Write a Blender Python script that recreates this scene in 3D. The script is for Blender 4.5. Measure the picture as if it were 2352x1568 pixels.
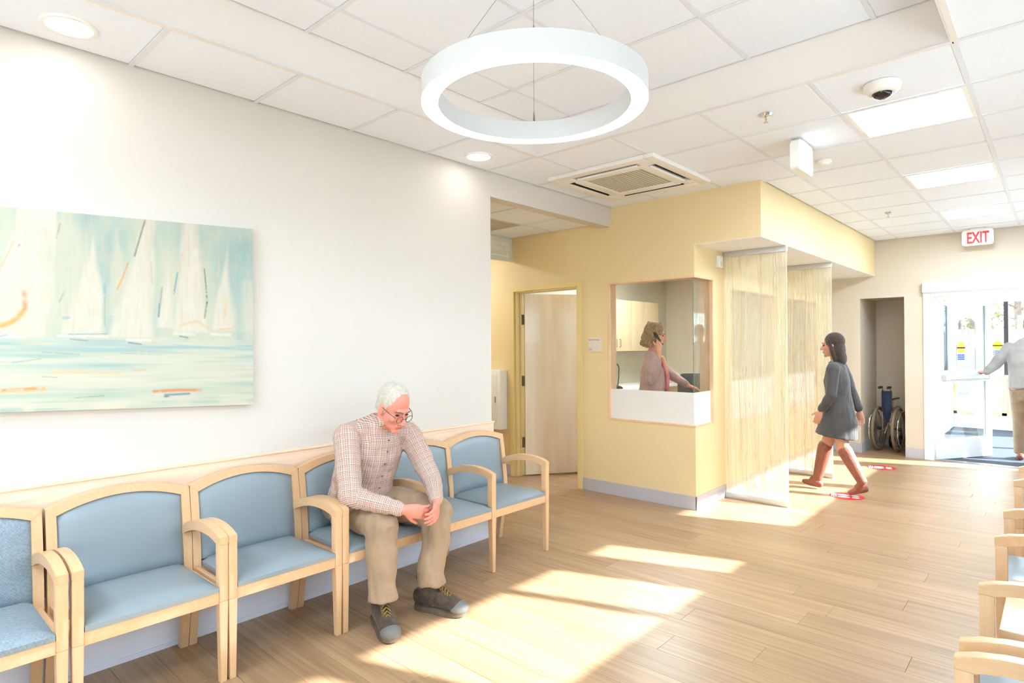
import bpy, bmesh, math, random
import numpy as np
from mathutils import Vector, Matrix, Quaternion

sc = bpy.context.scene
for o in list(bpy.data.objects):
    bpy.data.objects.remove(o)
COL = sc.collection
rnd = random.Random(7)
PI = math.pi
V = Vector

# ------------------------------------------------------------------ camera, world, sun, exposure
cam = bpy.data.objects.new('camera', bpy.data.cameras.new('camera'))
COL.objects.link(cam)
cam.data.sensor_width = 36.0
cam.data.lens = 21.26
cam.data.clip_start = 0.02
cam.data.clip_end = 300
d1 = V((1262.0, 0.0, -1389.1)).normalized()
d2 = V((-1529.0, -17.0, -1389.1)).normalized()
upv = d1.cross(d2).normalized()
d2 = upv.cross(d1)
cam.matrix_world = Matrix.Translation((0, 0, 1.49)) @ Matrix((d1, d2, upv)).to_4x4()
sc.camera = cam

sc.view_settings.view_transform = 'Standard'
sc.view_settings.look = 'None'
sc.view_settings.gamma = 1.0
sc.view_settings.use_curve_mapping = False
sc.view_settings.exposure = 1.3

sc.cycles.max_bounces = 7
sc.cycles.diffuse_bounces = 4
sc.cycles.glossy_bounces = 2
sc.cycles.transmission_bounces = 2
sc.cycles.caustics_reflective = False
sc.cycles.caustics_refractive = False
sc.cycles.adaptive_threshold = 0.03

world = bpy.data.worlds.new('sky')
sc.world = world
world.use_nodes = True
bg = world.node_tree.nodes['Background']
bg.inputs['Color'].default_value = (0.70, 0.86, 1.0, 1)
bg.inputs['Strength'].default_value = 4.2

SUN_DIR = V((-0.36, 1.0, -0.65)).normalized()
sun = bpy.data.objects.new('sun', bpy.data.lights.new('sun', 'SUN'))
COL.objects.link(sun)
sun.data.energy = 13.0
sun.data.angle = math.radians(0.9)
sun.data.color = (0.91, 0.95, 1.0)
sun.rotation_euler = SUN_DIR.to_track_quat('-Z', 'Y').to_euler()

PANEL_E = 24.0      # ceiling panel lamps
RING_E = 10.0       # ring pendant
SPOT_E = 8.0       # downlight lenses

# ------------------------------------------------------------------ materials
def srgb(r, g, b):
    def f(c):
        c /= 255.0
        return c / 12.92 if c <= 0.04045 else ((c + 0.055) / 1.055) ** 2.4
    return (f(r), f(g), f(b), 1.0)

def new_mat(name):
    m = bpy.data.materials.new(name)
    m.use_nodes = True
    nt = m.node_tree
    return m, nt, nt.nodes['Principled BSDF']

def link(nt, a, b):
    nt.links.new(a, b)

def coords(nt, kind='Object', scale=(1, 1, 1)):
    tc = nt.nodes.new('ShaderNodeTexCoord')
    mp = nt.nodes.new('ShaderNodeMapping')
    mp.inputs['Scale'].default_value = scale
    link(nt, tc.outputs[kind], mp.inputs['Vector'])
    return mp.outputs['Vector']

def noise(nt, vec, scale, detail=3.0, rough=0.5):
    n = nt.nodes.new('ShaderNodeTexNoise')
    n.inputs['Scale'].default_value = scale
    n.inputs['Detail'].default_value = detail
    n.inputs['Roughness'].default_value = rough
    if vec is not None:
        link(nt, vec, n.inputs['Vector'])
    return n.outputs['Fac']

def ramp(nt, fac, stops, interp='LINEAR'):
    r = nt.nodes.new('ShaderNodeValToRGB')
    r.color_ramp.interpolation = interp
    els = r.color_ramp.elements
    while len(els) < len(stops):
        els.new(0.5)
    for e, (p, c) in zip(els, stops):
        e.position = p
        e.color = c
    link(nt, fac, r.inputs['Fac'])
    return r.outputs['Color']

def bump(nt, p, height, strength=0.2, dist=0.01):
    b = nt.nodes.new('ShaderNodeBump')
    b.inputs['Strength'].default_value = strength
    b.inputs['Distance'].default_value = dist
    link(nt, height, b.inputs['Height'])
    link(nt, b.outputs['Normal'], p.inputs['Normal'])

def mixcol(nt, a, b, fac, mode='MIX'):
    m = nt.nodes.new('ShaderNodeMix')
    m.data_type = 'RGBA'
    m.blend_type = mode
    for s, v in ((6, a), (7, b)):
        if isinstance(v, tuple):
            m.inputs[s].default_value = v
        else:
            link(nt, v, m.inputs[s])
    if isinstance(fac, (int, float)):
        m.inputs[0].default_value = fac
    else:
        link(nt, fac, m.inputs[0])
    return m.outputs[2]

def plain(name, col, rough=0.5, metal=0.0, var=0.04, nscale=6.0, bmp=0.0, bscale=60.0, spec=0.5, coat=0.0):
    m, nt, p = new_mat(name)
    vec = coords(nt)
    f = noise(nt, vec, nscale)
    lo = tuple(max(0, c * (1 - var)) for c in col[:3]) + (1,)
    hi = tuple(min(1, c * (1 + var)) for c in col[:3]) + (1,)
    link(nt, ramp(nt, f, [(0.3, lo), (0.7, hi)]), p.inputs['Base Color'])
    p.inputs['Roughness'].default_value = rough
    p.inputs['Metallic'].default_value = metal
    p.inputs['Specular IOR Level'].default_value = spec
    p.inputs['Coat Weight'].default_value = coat
    if bmp:
        bump(nt, p, noise(nt, vec, bscale, 2.0), bmp, 0.004)
    return m

def wood(name, c1, c2, scale=(40, 40, 3), rough=0.4, coat=0.1, rand=0.0):
    m, nt, p = new_mat(name)
    vec = coords(nt, 'Object', scale)
    g = noise(nt, vec, 1.0, 4.0, 0.6)
    col = ramp(nt, g, [(0.3, c1), (0.7, c2)])
    link(nt, col, p.inputs['Base Color'])
    p.inputs['Roughness'].default_value = rough
    p.inputs['Coat Weight'].default_value = coat
    bump(nt, p, g, 0.05, 0.002)
    return m

def emit(name, col, strength, base=(1, 1, 1, 1)):
    m, nt, p = new_mat(name)
    p.inputs['Base Color'].default_value = base
    p.inputs['Emission Color'].default_value = col
    p.inputs['Emission Strength'].default_value = strength
    p.inputs['Roughness'].default_value = 0.5
    return m

def glass(name, tint=(0.95, 0.98, 0.97, 1), refl=0.08):
    m, nt, p = new_mat(name)
    out = nt.nodes['Material Output']
    nt.nodes.remove(p)
    t = nt.nodes.new('ShaderNodeBsdfTransparent')
    t.inputs['Color'].default_value = tint
    g = nt.nodes.new('ShaderNodeBsdfGlossy')
    g.inputs['Roughness'].default_value = 0.02
    lw = nt.nodes.new('ShaderNodeLayerWeight')
    lw.inputs['Blend'].default_value = 0.25
    ml = nt.nodes.new('ShaderNodeMath')
    ml.operation = 'MULTIPLY_ADD'
    ml.inputs[1].default_value = 0.3
    ml.inputs[2].default_value = refl * 0.4
    link(nt, lw.outputs['Fresnel'], ml.inputs[0])
    mx = nt.nodes.new('ShaderNodeMixShader')
    link(nt, ml.outputs[0], mx.inputs[0])
    link(nt, t.outputs[0], mx.inputs[1])
    link(nt, g.outputs[0], mx.inputs[2])
    link(nt, mx.outputs[0], out.inputs['Surface'])
    return m

def resin(name):
    m, nt, p = new_mat(name)
    out = nt.nodes['Material Output']
    nt.nodes.remove(p)
    t = nt.nodes.new('ShaderNodeBsdfTransparent')
    t.inputs['Color'].default_value = (1, 0.99, 0.96, 1)
    d = nt.nodes.new('ShaderNodeBsdfDiffuse')
    d.inputs['Color'].default_value = srgb(248, 242, 226)
    tr = nt.nodes.new('ShaderNodeBsdfTranslucent')
    tr.inputs['Color'].default_value = srgb(248, 240, 222)
    a = nt.nodes.new('ShaderNodeMixShader')
    a.inputs[0].default_value = 0.5
    link(nt, d.outputs[0], a.inputs[1])
    link(nt, tr.outputs[0], a.inputs[2])
    b = nt.nodes.new('ShaderNodeMixShader')
    b.inputs[0].default_value = 0.31
    link(nt, t.outputs[0], b.inputs[1])
    link(nt, a.outputs[0], b.inputs[2])
    link(nt, b.outputs[0], out.inputs['Surface'])
    return m

M = {}
M['wall'] = plain('wall_paint', srgb(212, 205, 197), 0.65, var=0.012, nscale=1.2, bmp=0.03, bscale=220)
M['yellow'] = plain('yellow_paint', srgb(230, 206, 158), 0.6, var=0.012, nscale=1.2, bmp=0.03, bscale=220)
M['tan'] = plain('tan_paint', srgb(208, 195, 177), 0.6, var=0.012, nscale=1.2, bmp=0.03, bscale=220)
M['officetan'] = plain('office_tan_paint', srgb(218, 200, 176), 0.6, var=0.012, nscale=1.2)
M['greige'] = plain('greige_paint', srgb(198, 190, 172), 0.6, var=0.012, nscale=1.2)
M['white'] = plain('white_paint', srgb(243, 243, 243), 0.6, var=0.01, nscale=1.2)
M['tile'] = plain('acoustic_tile', srgb(237, 242, 250), 0.9, var=0.012, nscale=30, bmp=0.12, bscale=260)
M['coffer'] = plain('coffer_paint', srgb(234, 226, 220), 0.6, var=0.01, nscale=1.2)
M['ringwhite'] = plain('ring_housing', srgb(206, 205, 204), 0.45, var=0.01)
M['tee'] = plain('ceiling_tee', srgb(226, 229, 236), 0.5, var=0.01)
M['base'] = plain('grey_vinyl_base', srgb(186, 182, 188), 0.5, var=0.03)
M['wainscot'] = plain('lavender_grey_wainscot', srgb(234, 234, 246), 0.5, var=0.02)
M['maple'] = wood('maple_frame', srgb(212, 170, 127), srgb(221, 181, 139), (60, 14, 60), 0.38, 0.15)
M['maple_z'] = wood('maple_upright', srgb(212, 170, 127), srgb(221, 181, 139), (60, 60, 5), 0.38, 0.15)
M['rail'] = wood('maple_rail', srgb(232, 200, 172), srgb(244, 218, 194), (4, 40, 40), 0.4, 0.1)
M['doorwood'] = wood('maple_veneer', srgb(238, 220, 194), srgb(248, 236, 216), (9, 9, 0.9), 0.32, 0.25)
M['cabwood'] = wood('pale_maple_laminate', srgb(206, 180, 142), srgb(216, 192, 156), (14, 14, 1.2), 0.4, 0.1)
M['trimwood'] = wood('pink_maple_trim', srgb(230, 184, 142), srgb(242, 204, 168), (12, 12, 4), 0.4, 0.1)
M['yframe'] = plain('yellow_frame_paint', srgb(228, 205, 146), 0.35, var=0.01)
M['alu'] = plain('white_aluminium', srgb(240, 240, 240), 0.3, var=0.01)
M['alugrey'] = plain('brushed_aluminium', srgb(206, 203, 200), 0.35, 0.6, var=0.02)
M['chrome'] = plain('chrome', srgb(215, 213, 208), 0.15, 1.0, var=0.02)
M['steel'] = plain('dull_steel', srgb(150, 148, 145), 0.35, 0.9, var=0.04)
M['plastic'] = plain('white_plastic', srgb(240, 238, 232), 0.4, var=0.01)
M['cream'] = plain('cream_plastic', srgb(236, 232, 226), 0.4, var=0.01)
M['black'] = plain('black_plastic', srgb(28, 27, 27), 0.35, var=0.05)
M['dark'] = plain('recess_shade', srgb(40, 34, 29), 0.7, var=0.05)  # near-black colour stands in for shade inside recesses
M['rubber'] = plain('tyre_rubber', srgb(120, 105, 82), 0.7, var=0.05)
M['navy'] = plain('navy_nylon', srgb(34, 45, 72), 0.5, var=0.1, nscale=20, bmp=0.1)
M['vinyl'] = plain('blue_vinyl', srgb(138, 150, 157), 0.36, var=0.02, nscale=3, bmp=0.04, bscale=400, spec=0.5)
M['carpet'] = plain('dark_walkoff_carpet', srgb(74, 78, 88), 0.95, var=0.35, nscale=220, bmp=0.3, bscale=400)
M['pavement'] = plain('pale_pavement', srgb(205, 203, 200), 0.9, var=0.08, nscale=3)
M['asphalt'] = plain('grey_asphalt', srgb(120, 120, 119), 0.9, var=0.1, nscale=5)
M['red'] = plain('red_vinyl_decal', srgb(222, 40, 44), 0.4, var=0.02)
M['exitred'] = plain('red_sign_paint', srgb(238, 52, 52), 0.5, var=0.01)
M['decalwhite'] = plain('white_vinyl_decal', srgb(240, 238, 236), 0.4, var=0.01)
M['signgrey'] = plain('sage_sign', srgb(222, 222, 206), 0.5, var=0.01)
M['letter'] = plain('white_lettering', srgb(245, 245, 240), 0.5, var=0.01)
M['greytext'] = plain('grey_lettering', srgb(168, 156, 146), 0.5, var=0.01)
M['panelwhite'] = plain('white_glass_panel', srgb(232, 230, 226), 0.25, var=0.01)
M['bark'] = plain('bark', srgb(120, 100, 88), 0.9, var=0.3, nscale=8)
M['leaf'] = plain('autumn_foliage', srgb(128, 122, 80), 0.8, var=0.5, nscale=4)
M['fence'] = plain('weathered_fence', srgb(158, 160, 164), 0.8, var=0.08, nscale=4)
M['glass'] = glass('clear_glass')
M['glassgreen'] = glass('reception_glass', (0.95, 0.96, 0.94, 1), 0.05)
M['dimglass'] = glass('dimming_glass', (0.17, 0.18, 0.19, 1), 0.10)  # dark tint that cuts the light passing through a pane
M['resin'] = resin('translucent_resin')
M['panel_lamp'] = emit('panel_diffuser', (0.76, 0.89, 1.0, 1), PANEL_E)
M['panel_strong'] = emit('office_fill_emission', (0.80, 0.91, 1.0, 1), PANEL_E * 1.25)
M['panel_soft'] = emit('corridor_fill_emission', (0.80, 0.91, 1.0, 1), PANEL_E * 0.5)
M['ring_lamp'] = emit('ring_diffuser', (0.80, 0.91, 1.0, 1), RING_E)
M['spot_lamp'] = emit('downlight_lens', (1, 0.95, 0.9, 1), SPOT_E)

def woven(name):
    m, nt, p = new_mat(name)
    vec = coords(nt, 'Object', (1, 1, 1))
    w = nt.nodes.new('ShaderNodeTexChecker')
    w.inputs['Scale'].default_value = 160
    w.inputs['Color1'].default_value = srgb(122, 138, 150)
    w.inputs['Color2'].default_value = srgb(144, 158, 168)
    link(nt, vec, w.inputs['Vector'])
    f = noise(nt, vec, 90, 2)
    link(nt, mixcol(nt, w.outputs['Color'], ramp(nt, f, [(0.35, srgb(122, 138, 150)), (0.65, srgb(150, 164, 174))]), 0.5), p.inputs['Base Color'])
    p.inputs['Roughness'].default_value = 0.8
    bump(nt, p, w.outputs['Fac'], 0.25, 0.002)
    return m
M['woven'] = woven('woven_blue_fabric')

def plank_mat(name, per_object):
    m, nt, p = new_mat(name)
    oi = nt.nodes.new('ShaderNodeObjectInfo')
    tc = nt.nodes.new('ShaderNodeTexCoord')
    geo = nt.nodes.new('ShaderNodeNewGeometry')
    add = nt.nodes.new('ShaderNodeVectorMath')
    add.operation = 'MULTIPLY_ADD'
    add.inputs[1].default_value = (9, 9, 9)
    cmb = nt.nodes.new('ShaderNodeCombineXYZ')
    for i in range(3):
        link(nt, oi.outputs['Random'], cmb.inputs[i])
    link(nt, cmb.outputs[0], add.inputs[0])
    link(nt, geo.outputs['Position'], add.inputs[2])
    mp = nt.nodes.new('ShaderNodeMapping')
    mp.inputs['Scale'].default_value = (46, 1.3, 1)
    link(nt, add.outputs[0], mp.inputs['Vector'])
    g = noise(nt, mp.outputs['Vector'], 1.0, 5.0, 0.6)
    mp2 = nt.nodes.new('ShaderNodeMapping')
    mp2.inputs['Scale'].default_value = (5, 0.5, 1)
    link(nt, add.outputs[0], mp2.inputs['Vector'])
    g2 = noise(nt, mp2.outputs['Vector'], 1.0, 2.0, 0.5)
    fine = ramp(nt, g, [(0.25, srgb(124, 92, 66)), (0.5, srgb(168, 134, 101)), (0.75, srgb(188, 156, 122))])
    broad = ramp(nt, g2, [(0.3, srgb(150, 117, 86)), (0.7, srgb(182, 149, 115))])
    c = mixcol(nt, fine, broad, 0.4)
    tone = ramp(nt, oi.outputs['Random'], [(0.0, (0.93, 0.93, 0.93, 1)), (1.0, (1.04, 1.04, 1.04, 1))])
    c = mixcol(nt, c, tone, 1.0, 'MULTIPLY')
    link(nt, c, p.inputs['Base Color'])
    p.inputs['Roughness'].default_value = 0.34
    p.inputs['Specular IOR Level'].default_value = 0.5
    bump(nt, p, g, 0.06, 0.002)
    return m
M['plank'] = plank_mat('oak_vinyl_plank', True)

# ------------------------------------------------------------------ mesh helpers
ORIGIN = {}

def finish(bm, name, mat, origin, smooth):
    me = bpy.data.meshes.new(name)
    bmesh.ops.recalc_face_normals(bm, faces=bm.faces[:])
    bm.to_mesh(me)
    bm.free()
    me.transform(Matrix.Translation(-V(origin)))
    mats = mat if isinstance(mat, (list, tuple)) else [mat]
    for x in mats:
        me.materials.append(x)
    if smooth:
        me.polygons.foreach_set('use_smooth', [True] * len(me.polygons))
        if smooth != 'all':
            try:
                me.set_sharp_from_angle(angle=math.radians(35))
            except Exception:
                pass
    return me

def tag(o, label=None, cat=None, group=None, kind=None):
    if label: o['label'] = label
    if cat: o['category'] = cat
    if group: o['group'] = group
    if kind: o['kind'] = kind
    return o

def add(name, bm, mat, parent=None, loc=None, smooth=True, label=None, kind=None):
    """world-coordinate bmesh (or ready mesh) -> one object, child of parent when given"""
    if parent is not None:
        org = ORIGIN[parent.name]
    else:
        if loc is None:
            cs = [v.co for v in bm.verts]
            lo = [min(c[i] for c in cs) for i in range(3)]
            hi = [max(c[i] for c in cs) for i in range(3)]
            loc = ((lo[0] + hi[0]) / 2, (lo[1] + hi[1]) / 2, lo[2])
        org = V(loc)
    me = finish(bm, name, mat, org, smooth)
    o = bpy.data.objects.new(name, me)
    COL.objects.link(o)
    if parent is not None:
        o.parent = parent
    else:
        o.location = org
    ORIGIN[o.name] = V(org)
    if label: o['label'] = label
    if kind: o['kind'] = kind
    return o

def thing(name, label, cat, loc=(0, 0, 0), group=None, kind=None):
    o = bpy.data.objects.new(name, None)
    o.empty_display_size = 0.1
    COL.objects.link(o)
    o.location = loc
    ORIGIN[o.name] = V(loc)
    return tag(o, label, cat, group, kind)

def copy_tree(o, parent=None):
    c = o.copy()
    COL.objects.link(c)
    c.parent = parent
    ORIGIN[c.name] = ORIGIN.get(o.name, V((0, 0, 0))).copy()
    for ch in list(o.children):
        copy_tree(ch, c)
    return c

def B():
    return bmesh.new()

def box(bm, lo, hi, bev=0.0, seg=2):
    lo = [min(a, b) for a, b in zip(lo, hi)] if False else lo
    vs = [bm.verts.new((x, y, z)) for x in (lo[0], hi[0]) for y in (lo[1], hi[1]) for z in (lo[2], hi[2])]
    fs = [(0, 1, 3, 2), (4, 6, 7, 5), (0, 4, 5, 1), (2, 3, 7, 6), (0, 2, 6, 4), (1, 5, 7, 3)]
    faces = [bm.faces.new([vs[i] for i in f]) for f in fs]
    if bev:
        es = list({e for f in faces for e in f.edges})
        bmesh.ops.bevel(bm, geom=es, offset=bev, segments=seg, affect='EDGES', profile=0.6)
    return bm

def hexa(bm, bot, top, bev=0.0):
    vs = [bm.verts.new(p) for p in list(bot) + list(top)]
    faces = [bm.faces.new([vs[i] for i in f]) for f in ((0, 1, 2, 3), (4, 5, 6, 7), (0, 1, 5, 4), (1, 2, 6, 5), (2, 3, 7, 6), (3, 0, 4, 7))]
    if bev:
        es = list({e for f in faces for e in f.edges})
        bmesh.ops.bevel(bm, geom=es, offset=bev, segments=2, affect='EDGES')
    return bm

def prism(bm, poly, axis, a0, a1, bev=0.0):
    """poly: 2d points; axis 0: (y,z) extruded in x; 1: (x,z) in y; 2: (x,y) in z"""
    def P(p, a):
        return {0: (a, p[0], p[1]), 1: (p[0], a, p[1]), 2: (p[0], p[1], a)}[axis]
    n = len(poly)
    A = [bm.verts.new(P(p, a0)) for p in poly]
    C = [bm.verts.new(P(p, a1)) for p in poly]
    fs = [bm.faces.new(A), bm.faces.new(C[::-1])]
    sd = [bm.faces.new((A[i], A[(i + 1) % n], C[(i + 1) % n], C[i])) for i in range(n)]
    if bev:
        es = list({e for f in fs for e in f.edges})
        bmesh.ops.bevel(bm, geom=es, offset=bev, segments=2, affect='EDGES')
    return bm

def frame_axes(t, side):
    t = t.normalized()
    s = side - t * side.dot(t)
    if s.length < 1e-5:
        s = t.orthogonal()
    s.normalize()
    return s, t.cross(s)

def loft(bm, pts, side=(1, 0, 0), n=14, round_ends=True):
    """pts: (x,y,z,a[,b]) a = half width along side, b = half width across"""
    P = [V(p[:3]) for p in pts]
    A = [p[3] for p in pts]
    Bb = [p[4] if len(p) > 4 else p[3] for p in pts]
    side = V(side)
    rings = []
    def ring(c, s, u, a, b):
        return [bm.verts.new(c + s * (a * math.cos(2 * PI * k / n)) + u * (b * math.sin(2 * PI * k / n))) for k in range(n)]
    m = len(P)
    for i in range(m):
        t = (P[min(i + 1, m - 1)] - P[max(i - 1, 0)])
        if t.length < 1e-7:
            t = V((0, 0, 1))
        s, u = frame_axes(t, side)
        tn = t.normalized()
        if i == 0 and round_ends:
            r = min(A[0], Bb[0])
            rings.append(ring(P[0] - tn * r * 0.92, s, u, A[0] * 0.38, Bb[0] * 0.38))
            rings.append(ring(P[0] - tn * r * 0.6, s, u, A[0] * 0.8, Bb[0] * 0.8))
        rings.append(ring(P[i], s, u, A[i], Bb[i]))
        if i == m - 1 and round_ends:
            r = min(A[-1], Bb[-1])
            rings.append(ring(P[-1] + tn * r * 0.6, s, u, A[-1] * 0.8, Bb[-1] * 0.8))
            rings.append(ring(P[-1] + tn * r * 0.92, s, u, A[-1] * 0.38, Bb[-1] * 0.38))
    for r0, r1 in zip(rings, rings[1:]):
        for k in range(n):
            bm.faces.new((r0[k], r0[(k + 1) % n], r1[(k + 1) % n], r1[k]))
    bm.faces.new(rings[0][::-1])
    bm.faces.new(rings[-1])
    return bm

def tube(bm, pts, r, n=8):
    return loft(bm, [tuple(p) + (r,) for p in pts], (0.31, 0.17, 0.93) if abs(V(pts[-1]).z - V(pts[0]).z) < 1e-3 + 0.8 * (V(pts[-1]) - V(pts[0])).length else (1, 0, 0), n, False)

def ellipsoid(bm, c, r, axes=None, nu=16, nv=10):
    c = V(c)
    ax = axes or (V((1, 0, 0)), V((0, 1, 0)), V((0, 0, 1)))
    rows = []
    for j in range(1, nv):
        th = PI * j / nv
        rows.append([bm.verts.new(c + ax[0] * (r[0] * math.sin(th) * math.cos(2 * PI * k / nu)) + ax[1] * (r[1] * math.sin(th) * math.sin(2 * PI * k / nu)) + ax[2] * (r[2] * math.cos(th))) for k in range(nu)])
    t = bm.verts.new(c + ax[2] * r[2])
    b = bm.verts.new(c - ax[2] * r[2])
    for k in range(nu):
        bm.faces.new((t, rows[0][k], rows[0][(k + 1) % nu]))
        bm.faces.new((b, rows[-1][(k + 1) % nu], rows[-1][k]))
    for r0, r1 in zip(rows, rows[1:]):
        for k in range(nu):
            bm.faces.new((r0[k], r1[k], r1[(k + 1) % nu], r0[(k + 1) % nu]))
    return bm

def lathe(bm, prof, c=(0, 0, 0), n=32, axes=None):
    """prof: (r, h) list revolved about axes[2] at c; closed when it starts and ends at r=0"""
    c = V(c)
    ax = axes or (V((1, 0, 0)), V((0, 1, 0)), V((0, 0, 1)))
    rings = []
    for r, h in prof:
        if r < 1e-6:
            rings.append([bm.verts.new(c + ax[2] * h)])
        else:
            rings.append([bm.verts.new(c + ax[0] * (r * math.cos(2 * PI * k / n)) + ax[1] * (r * math.sin(2 * PI * k / n)) + ax[2] * h) for k in range(n)])
    for r0, r1 in zip(rings, rings[1:]):
        for k in range(n):
            k2 = (k + 1) % n
            if len(r0) == 1 and len(r1) == 1:
                continue
            if len(r0) == 1:
                bm.faces.new((r0[0], r1[k], r1[k2]))
            elif len(r1) == 1:
                bm.faces.new((r0[k], r1[0], r0[k2]))
            else:
                bm.faces.new((r0[k], r1[k], r1[k2], r0[k2]))
    return bm

def torus(bm, c, R, r, axis=(0, 0, 1), n=40, m=10, rz=None):
    axis = V(axis).normalized()
    s = axis.orthogonal().normalized()
    u = axis.cross(s)
    c = V(c)
    rz = rz or r
    g = []
    for i in range(n):
        a = 2 * PI * i / n
        d = s * math.cos(a) + u * math.sin(a)
        g.append([bm.verts.new(c + d * (R + r * math.cos(2 * PI * j / m)) + axis * (rz * math.sin(2 * PI * j / m))) for j in range(m)])
    for i in range(n):
        for j in range(m):
            bm.faces.new((g[i][j], g[(i + 1) % n][j], g[(i + 1) % n][(j + 1) % m], g[i][(j + 1) % m]))
    return bm

def fuse(bm, voxel, smooth=4, fac=0.5):
    """voxel-union of everything in bm, returned as one continuous bmesh"""
    bmesh.ops.recalc_face_normals(bm, faces=bm.faces[:])
    me = bpy.data.meshes.new('tmp')
    bm.to_mesh(me)
    bm.free()
    o = bpy.data.objects.new('tmp', me)
    COL.objects.link(o)
    r = o.modifiers.new('r', 'REMESH')
    r.mode = 'VOXEL'
    r.voxel_size = voxel
    s = o.modifiers.new('s', 'SMOOTH')
    s.factor = fac
    s.iterations = smooth
    dg = bpy.context.evaluated_depsgraph_get()
    ev = o.evaluated_get(dg)
    res = bmesh.new()
    res.from_mesh(ev.to_mesh())
    ev.to_mesh_clear()
    bpy.data.objects.remove(o)
    bpy.data.meshes.remove(me)
    return res

def wrinkle(bm, amp, freq, stretch=(1, 1, 1), seed=0.0):
    from mathutils import noise as mn
    bm.normal_update()
    off = []
    for v in bm.verts:
        p = V((v.co.x * freq * stretch[0] + seed, v.co.y * freq * stretch[1] - seed, v.co.z * freq * stretch[2] + 2 * seed))
        off.append(v.normal * (amp * (mn.noise(p) + .5 * mn.noise(p * 2.1))))
    for v, o in zip(bm.verts, off):
        v.co += o
    return bm

def text_bm(body, size, origin, right, up, depth=0.002, align='LEFT', offset=0.0, sx=1.0):
    cu = bpy.data.curves.new('txt', 'FONT')
    cu.body = body
    cu.size = size
    cu.extrude = depth / 2
    cu.offset = offset
    cu.align_x = align
    cu.resolution_u = 3
    o = bpy.data.objects.new('txt', cu)
    COL.objects.link(o)
    dg = bpy.context.evaluated_depsgraph_get()
    me = bpy.data.meshes.new_from_object(o.evaluated_get(dg))
    bpy.data.objects.remove(o)
    right = V(right); up = V(up)
    nrm = right.cross(up)
    mat = Matrix((right * sx, up, nrm)).transposed().to_4x4()
    me.transform(Matrix.Translation(V(origin)) @ mat)
    bm = bmesh.new()
    bm.from_mesh(me)
    bpy.data.meshes.remove(me)
    return bm

# ------------------------------------------------------------------ the room shell
ZC = 2.845          # main ceiling
YL = 3.31           # long wall with the painting
XY = 5.11           # yellow reception wall
YS = 2.43           # side wall of the reception office
XE = 9.25           # entrance wall
YW = -0.75          # window wall (out of frame, beside the camera)
XB = -2.6           # back wall
T = 0.12

def boxes(lst, bev=0.0):
    bm = B()
    for lo, hi in lst:
        box(bm, lo, hi, bev)
    return bm

def struct(name, bm, mat, parent=None, label=None, smooth=False):
    o = add(name, bm, mat, parent, loc=None if parent else (0, 0, 0), smooth=smooth)
    if parent is None:
        o['kind'] = 'structure'
    if label:
        o['label'] = label
    return o

# floor slab with loose planks laid on it
floor = struct('floor', boxes([((XB, YW, -0.10), (XE + 0.06, YL, -0.004)), ((3.4, YL, -0.10), (XE + 0.06, 6.2, -0.004)), ((XE + 0.06, 1.45, -0.10), (10.3, 2.1, -0.004))]), M['plank'],
               label='wood-look vinyl plank floor of the waiting room')
PW, PL = 0.184, 1.22
pm = B()
box(pm, (-PW / 2 + 0.0006, -0.5, -0.004), (PW / 2 - 0.0006, 0.5, 0.0), 0.0008, 1)
plank_me = finish(pm, 'plank', M['plank'], (0, 0, 0), False)
def put_plank(xc, a, b):
    o = bpy.data.objects.new('plank', plank_me)
    COL.objects.link(o)
    o.parent = floor
    o.location = (xc, (a + b) / 2, 0)
    o.scale = (1, (b - a) - 0.0012, 1)
for i in range(56):
    xc = -0.19 + i * PW
    if xc < 3.42: y0, y1 = -0.2, YL
    elif xc < XY: y0, y1 = -0.2, 5.4
    elif xc < 6.35: y0, y1 = -0.2, 5.0
    elif xc < XE - .05: y0, y1 = -0.2, YS
    else: y0, y1 = 1.52, 2.02
    y = y0 - rnd.random() * PL
    while y < y1:
        a, b = max(y, y0), min(y + PL, y1)
        y += PL
        if b - a < 0.03 or xc * 0.74 + b * 0.672 < 2.35 or b < xc * 0.03 - 0.1:
            continue
        put_plank(xc, a, b)

# long left wall, header over the corridor mouth, its baseboard, rail
wall_left = struct('wall_left', boxes([((XB, YL, 0), (3.40, YL + T, 2.95)), ((3.40, YL, 2.655), (XY, YL + T, 2.95))]), M['wall'],
                   label='long off-white wall behind the row of chairs')
struct('baseboard_left', boxes([((XB, YL - 0.012, 0.0), (3.40, YL, 0.40)), ((XB, YL - 0.02, 0.0), (3.40, YL - 0.012, 0.022))], 0.001), M['wainscot'])
rail = struct('trim_1', boxes([((XB, YL - 0.028, 0.70), (3.395, YL, 0.893)), ((XB, YL - 0.034, 0.886), (3.399, YL, 0.898))], 0.002), M['rail'], label='wide maple chair rail along the left wall')

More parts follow.
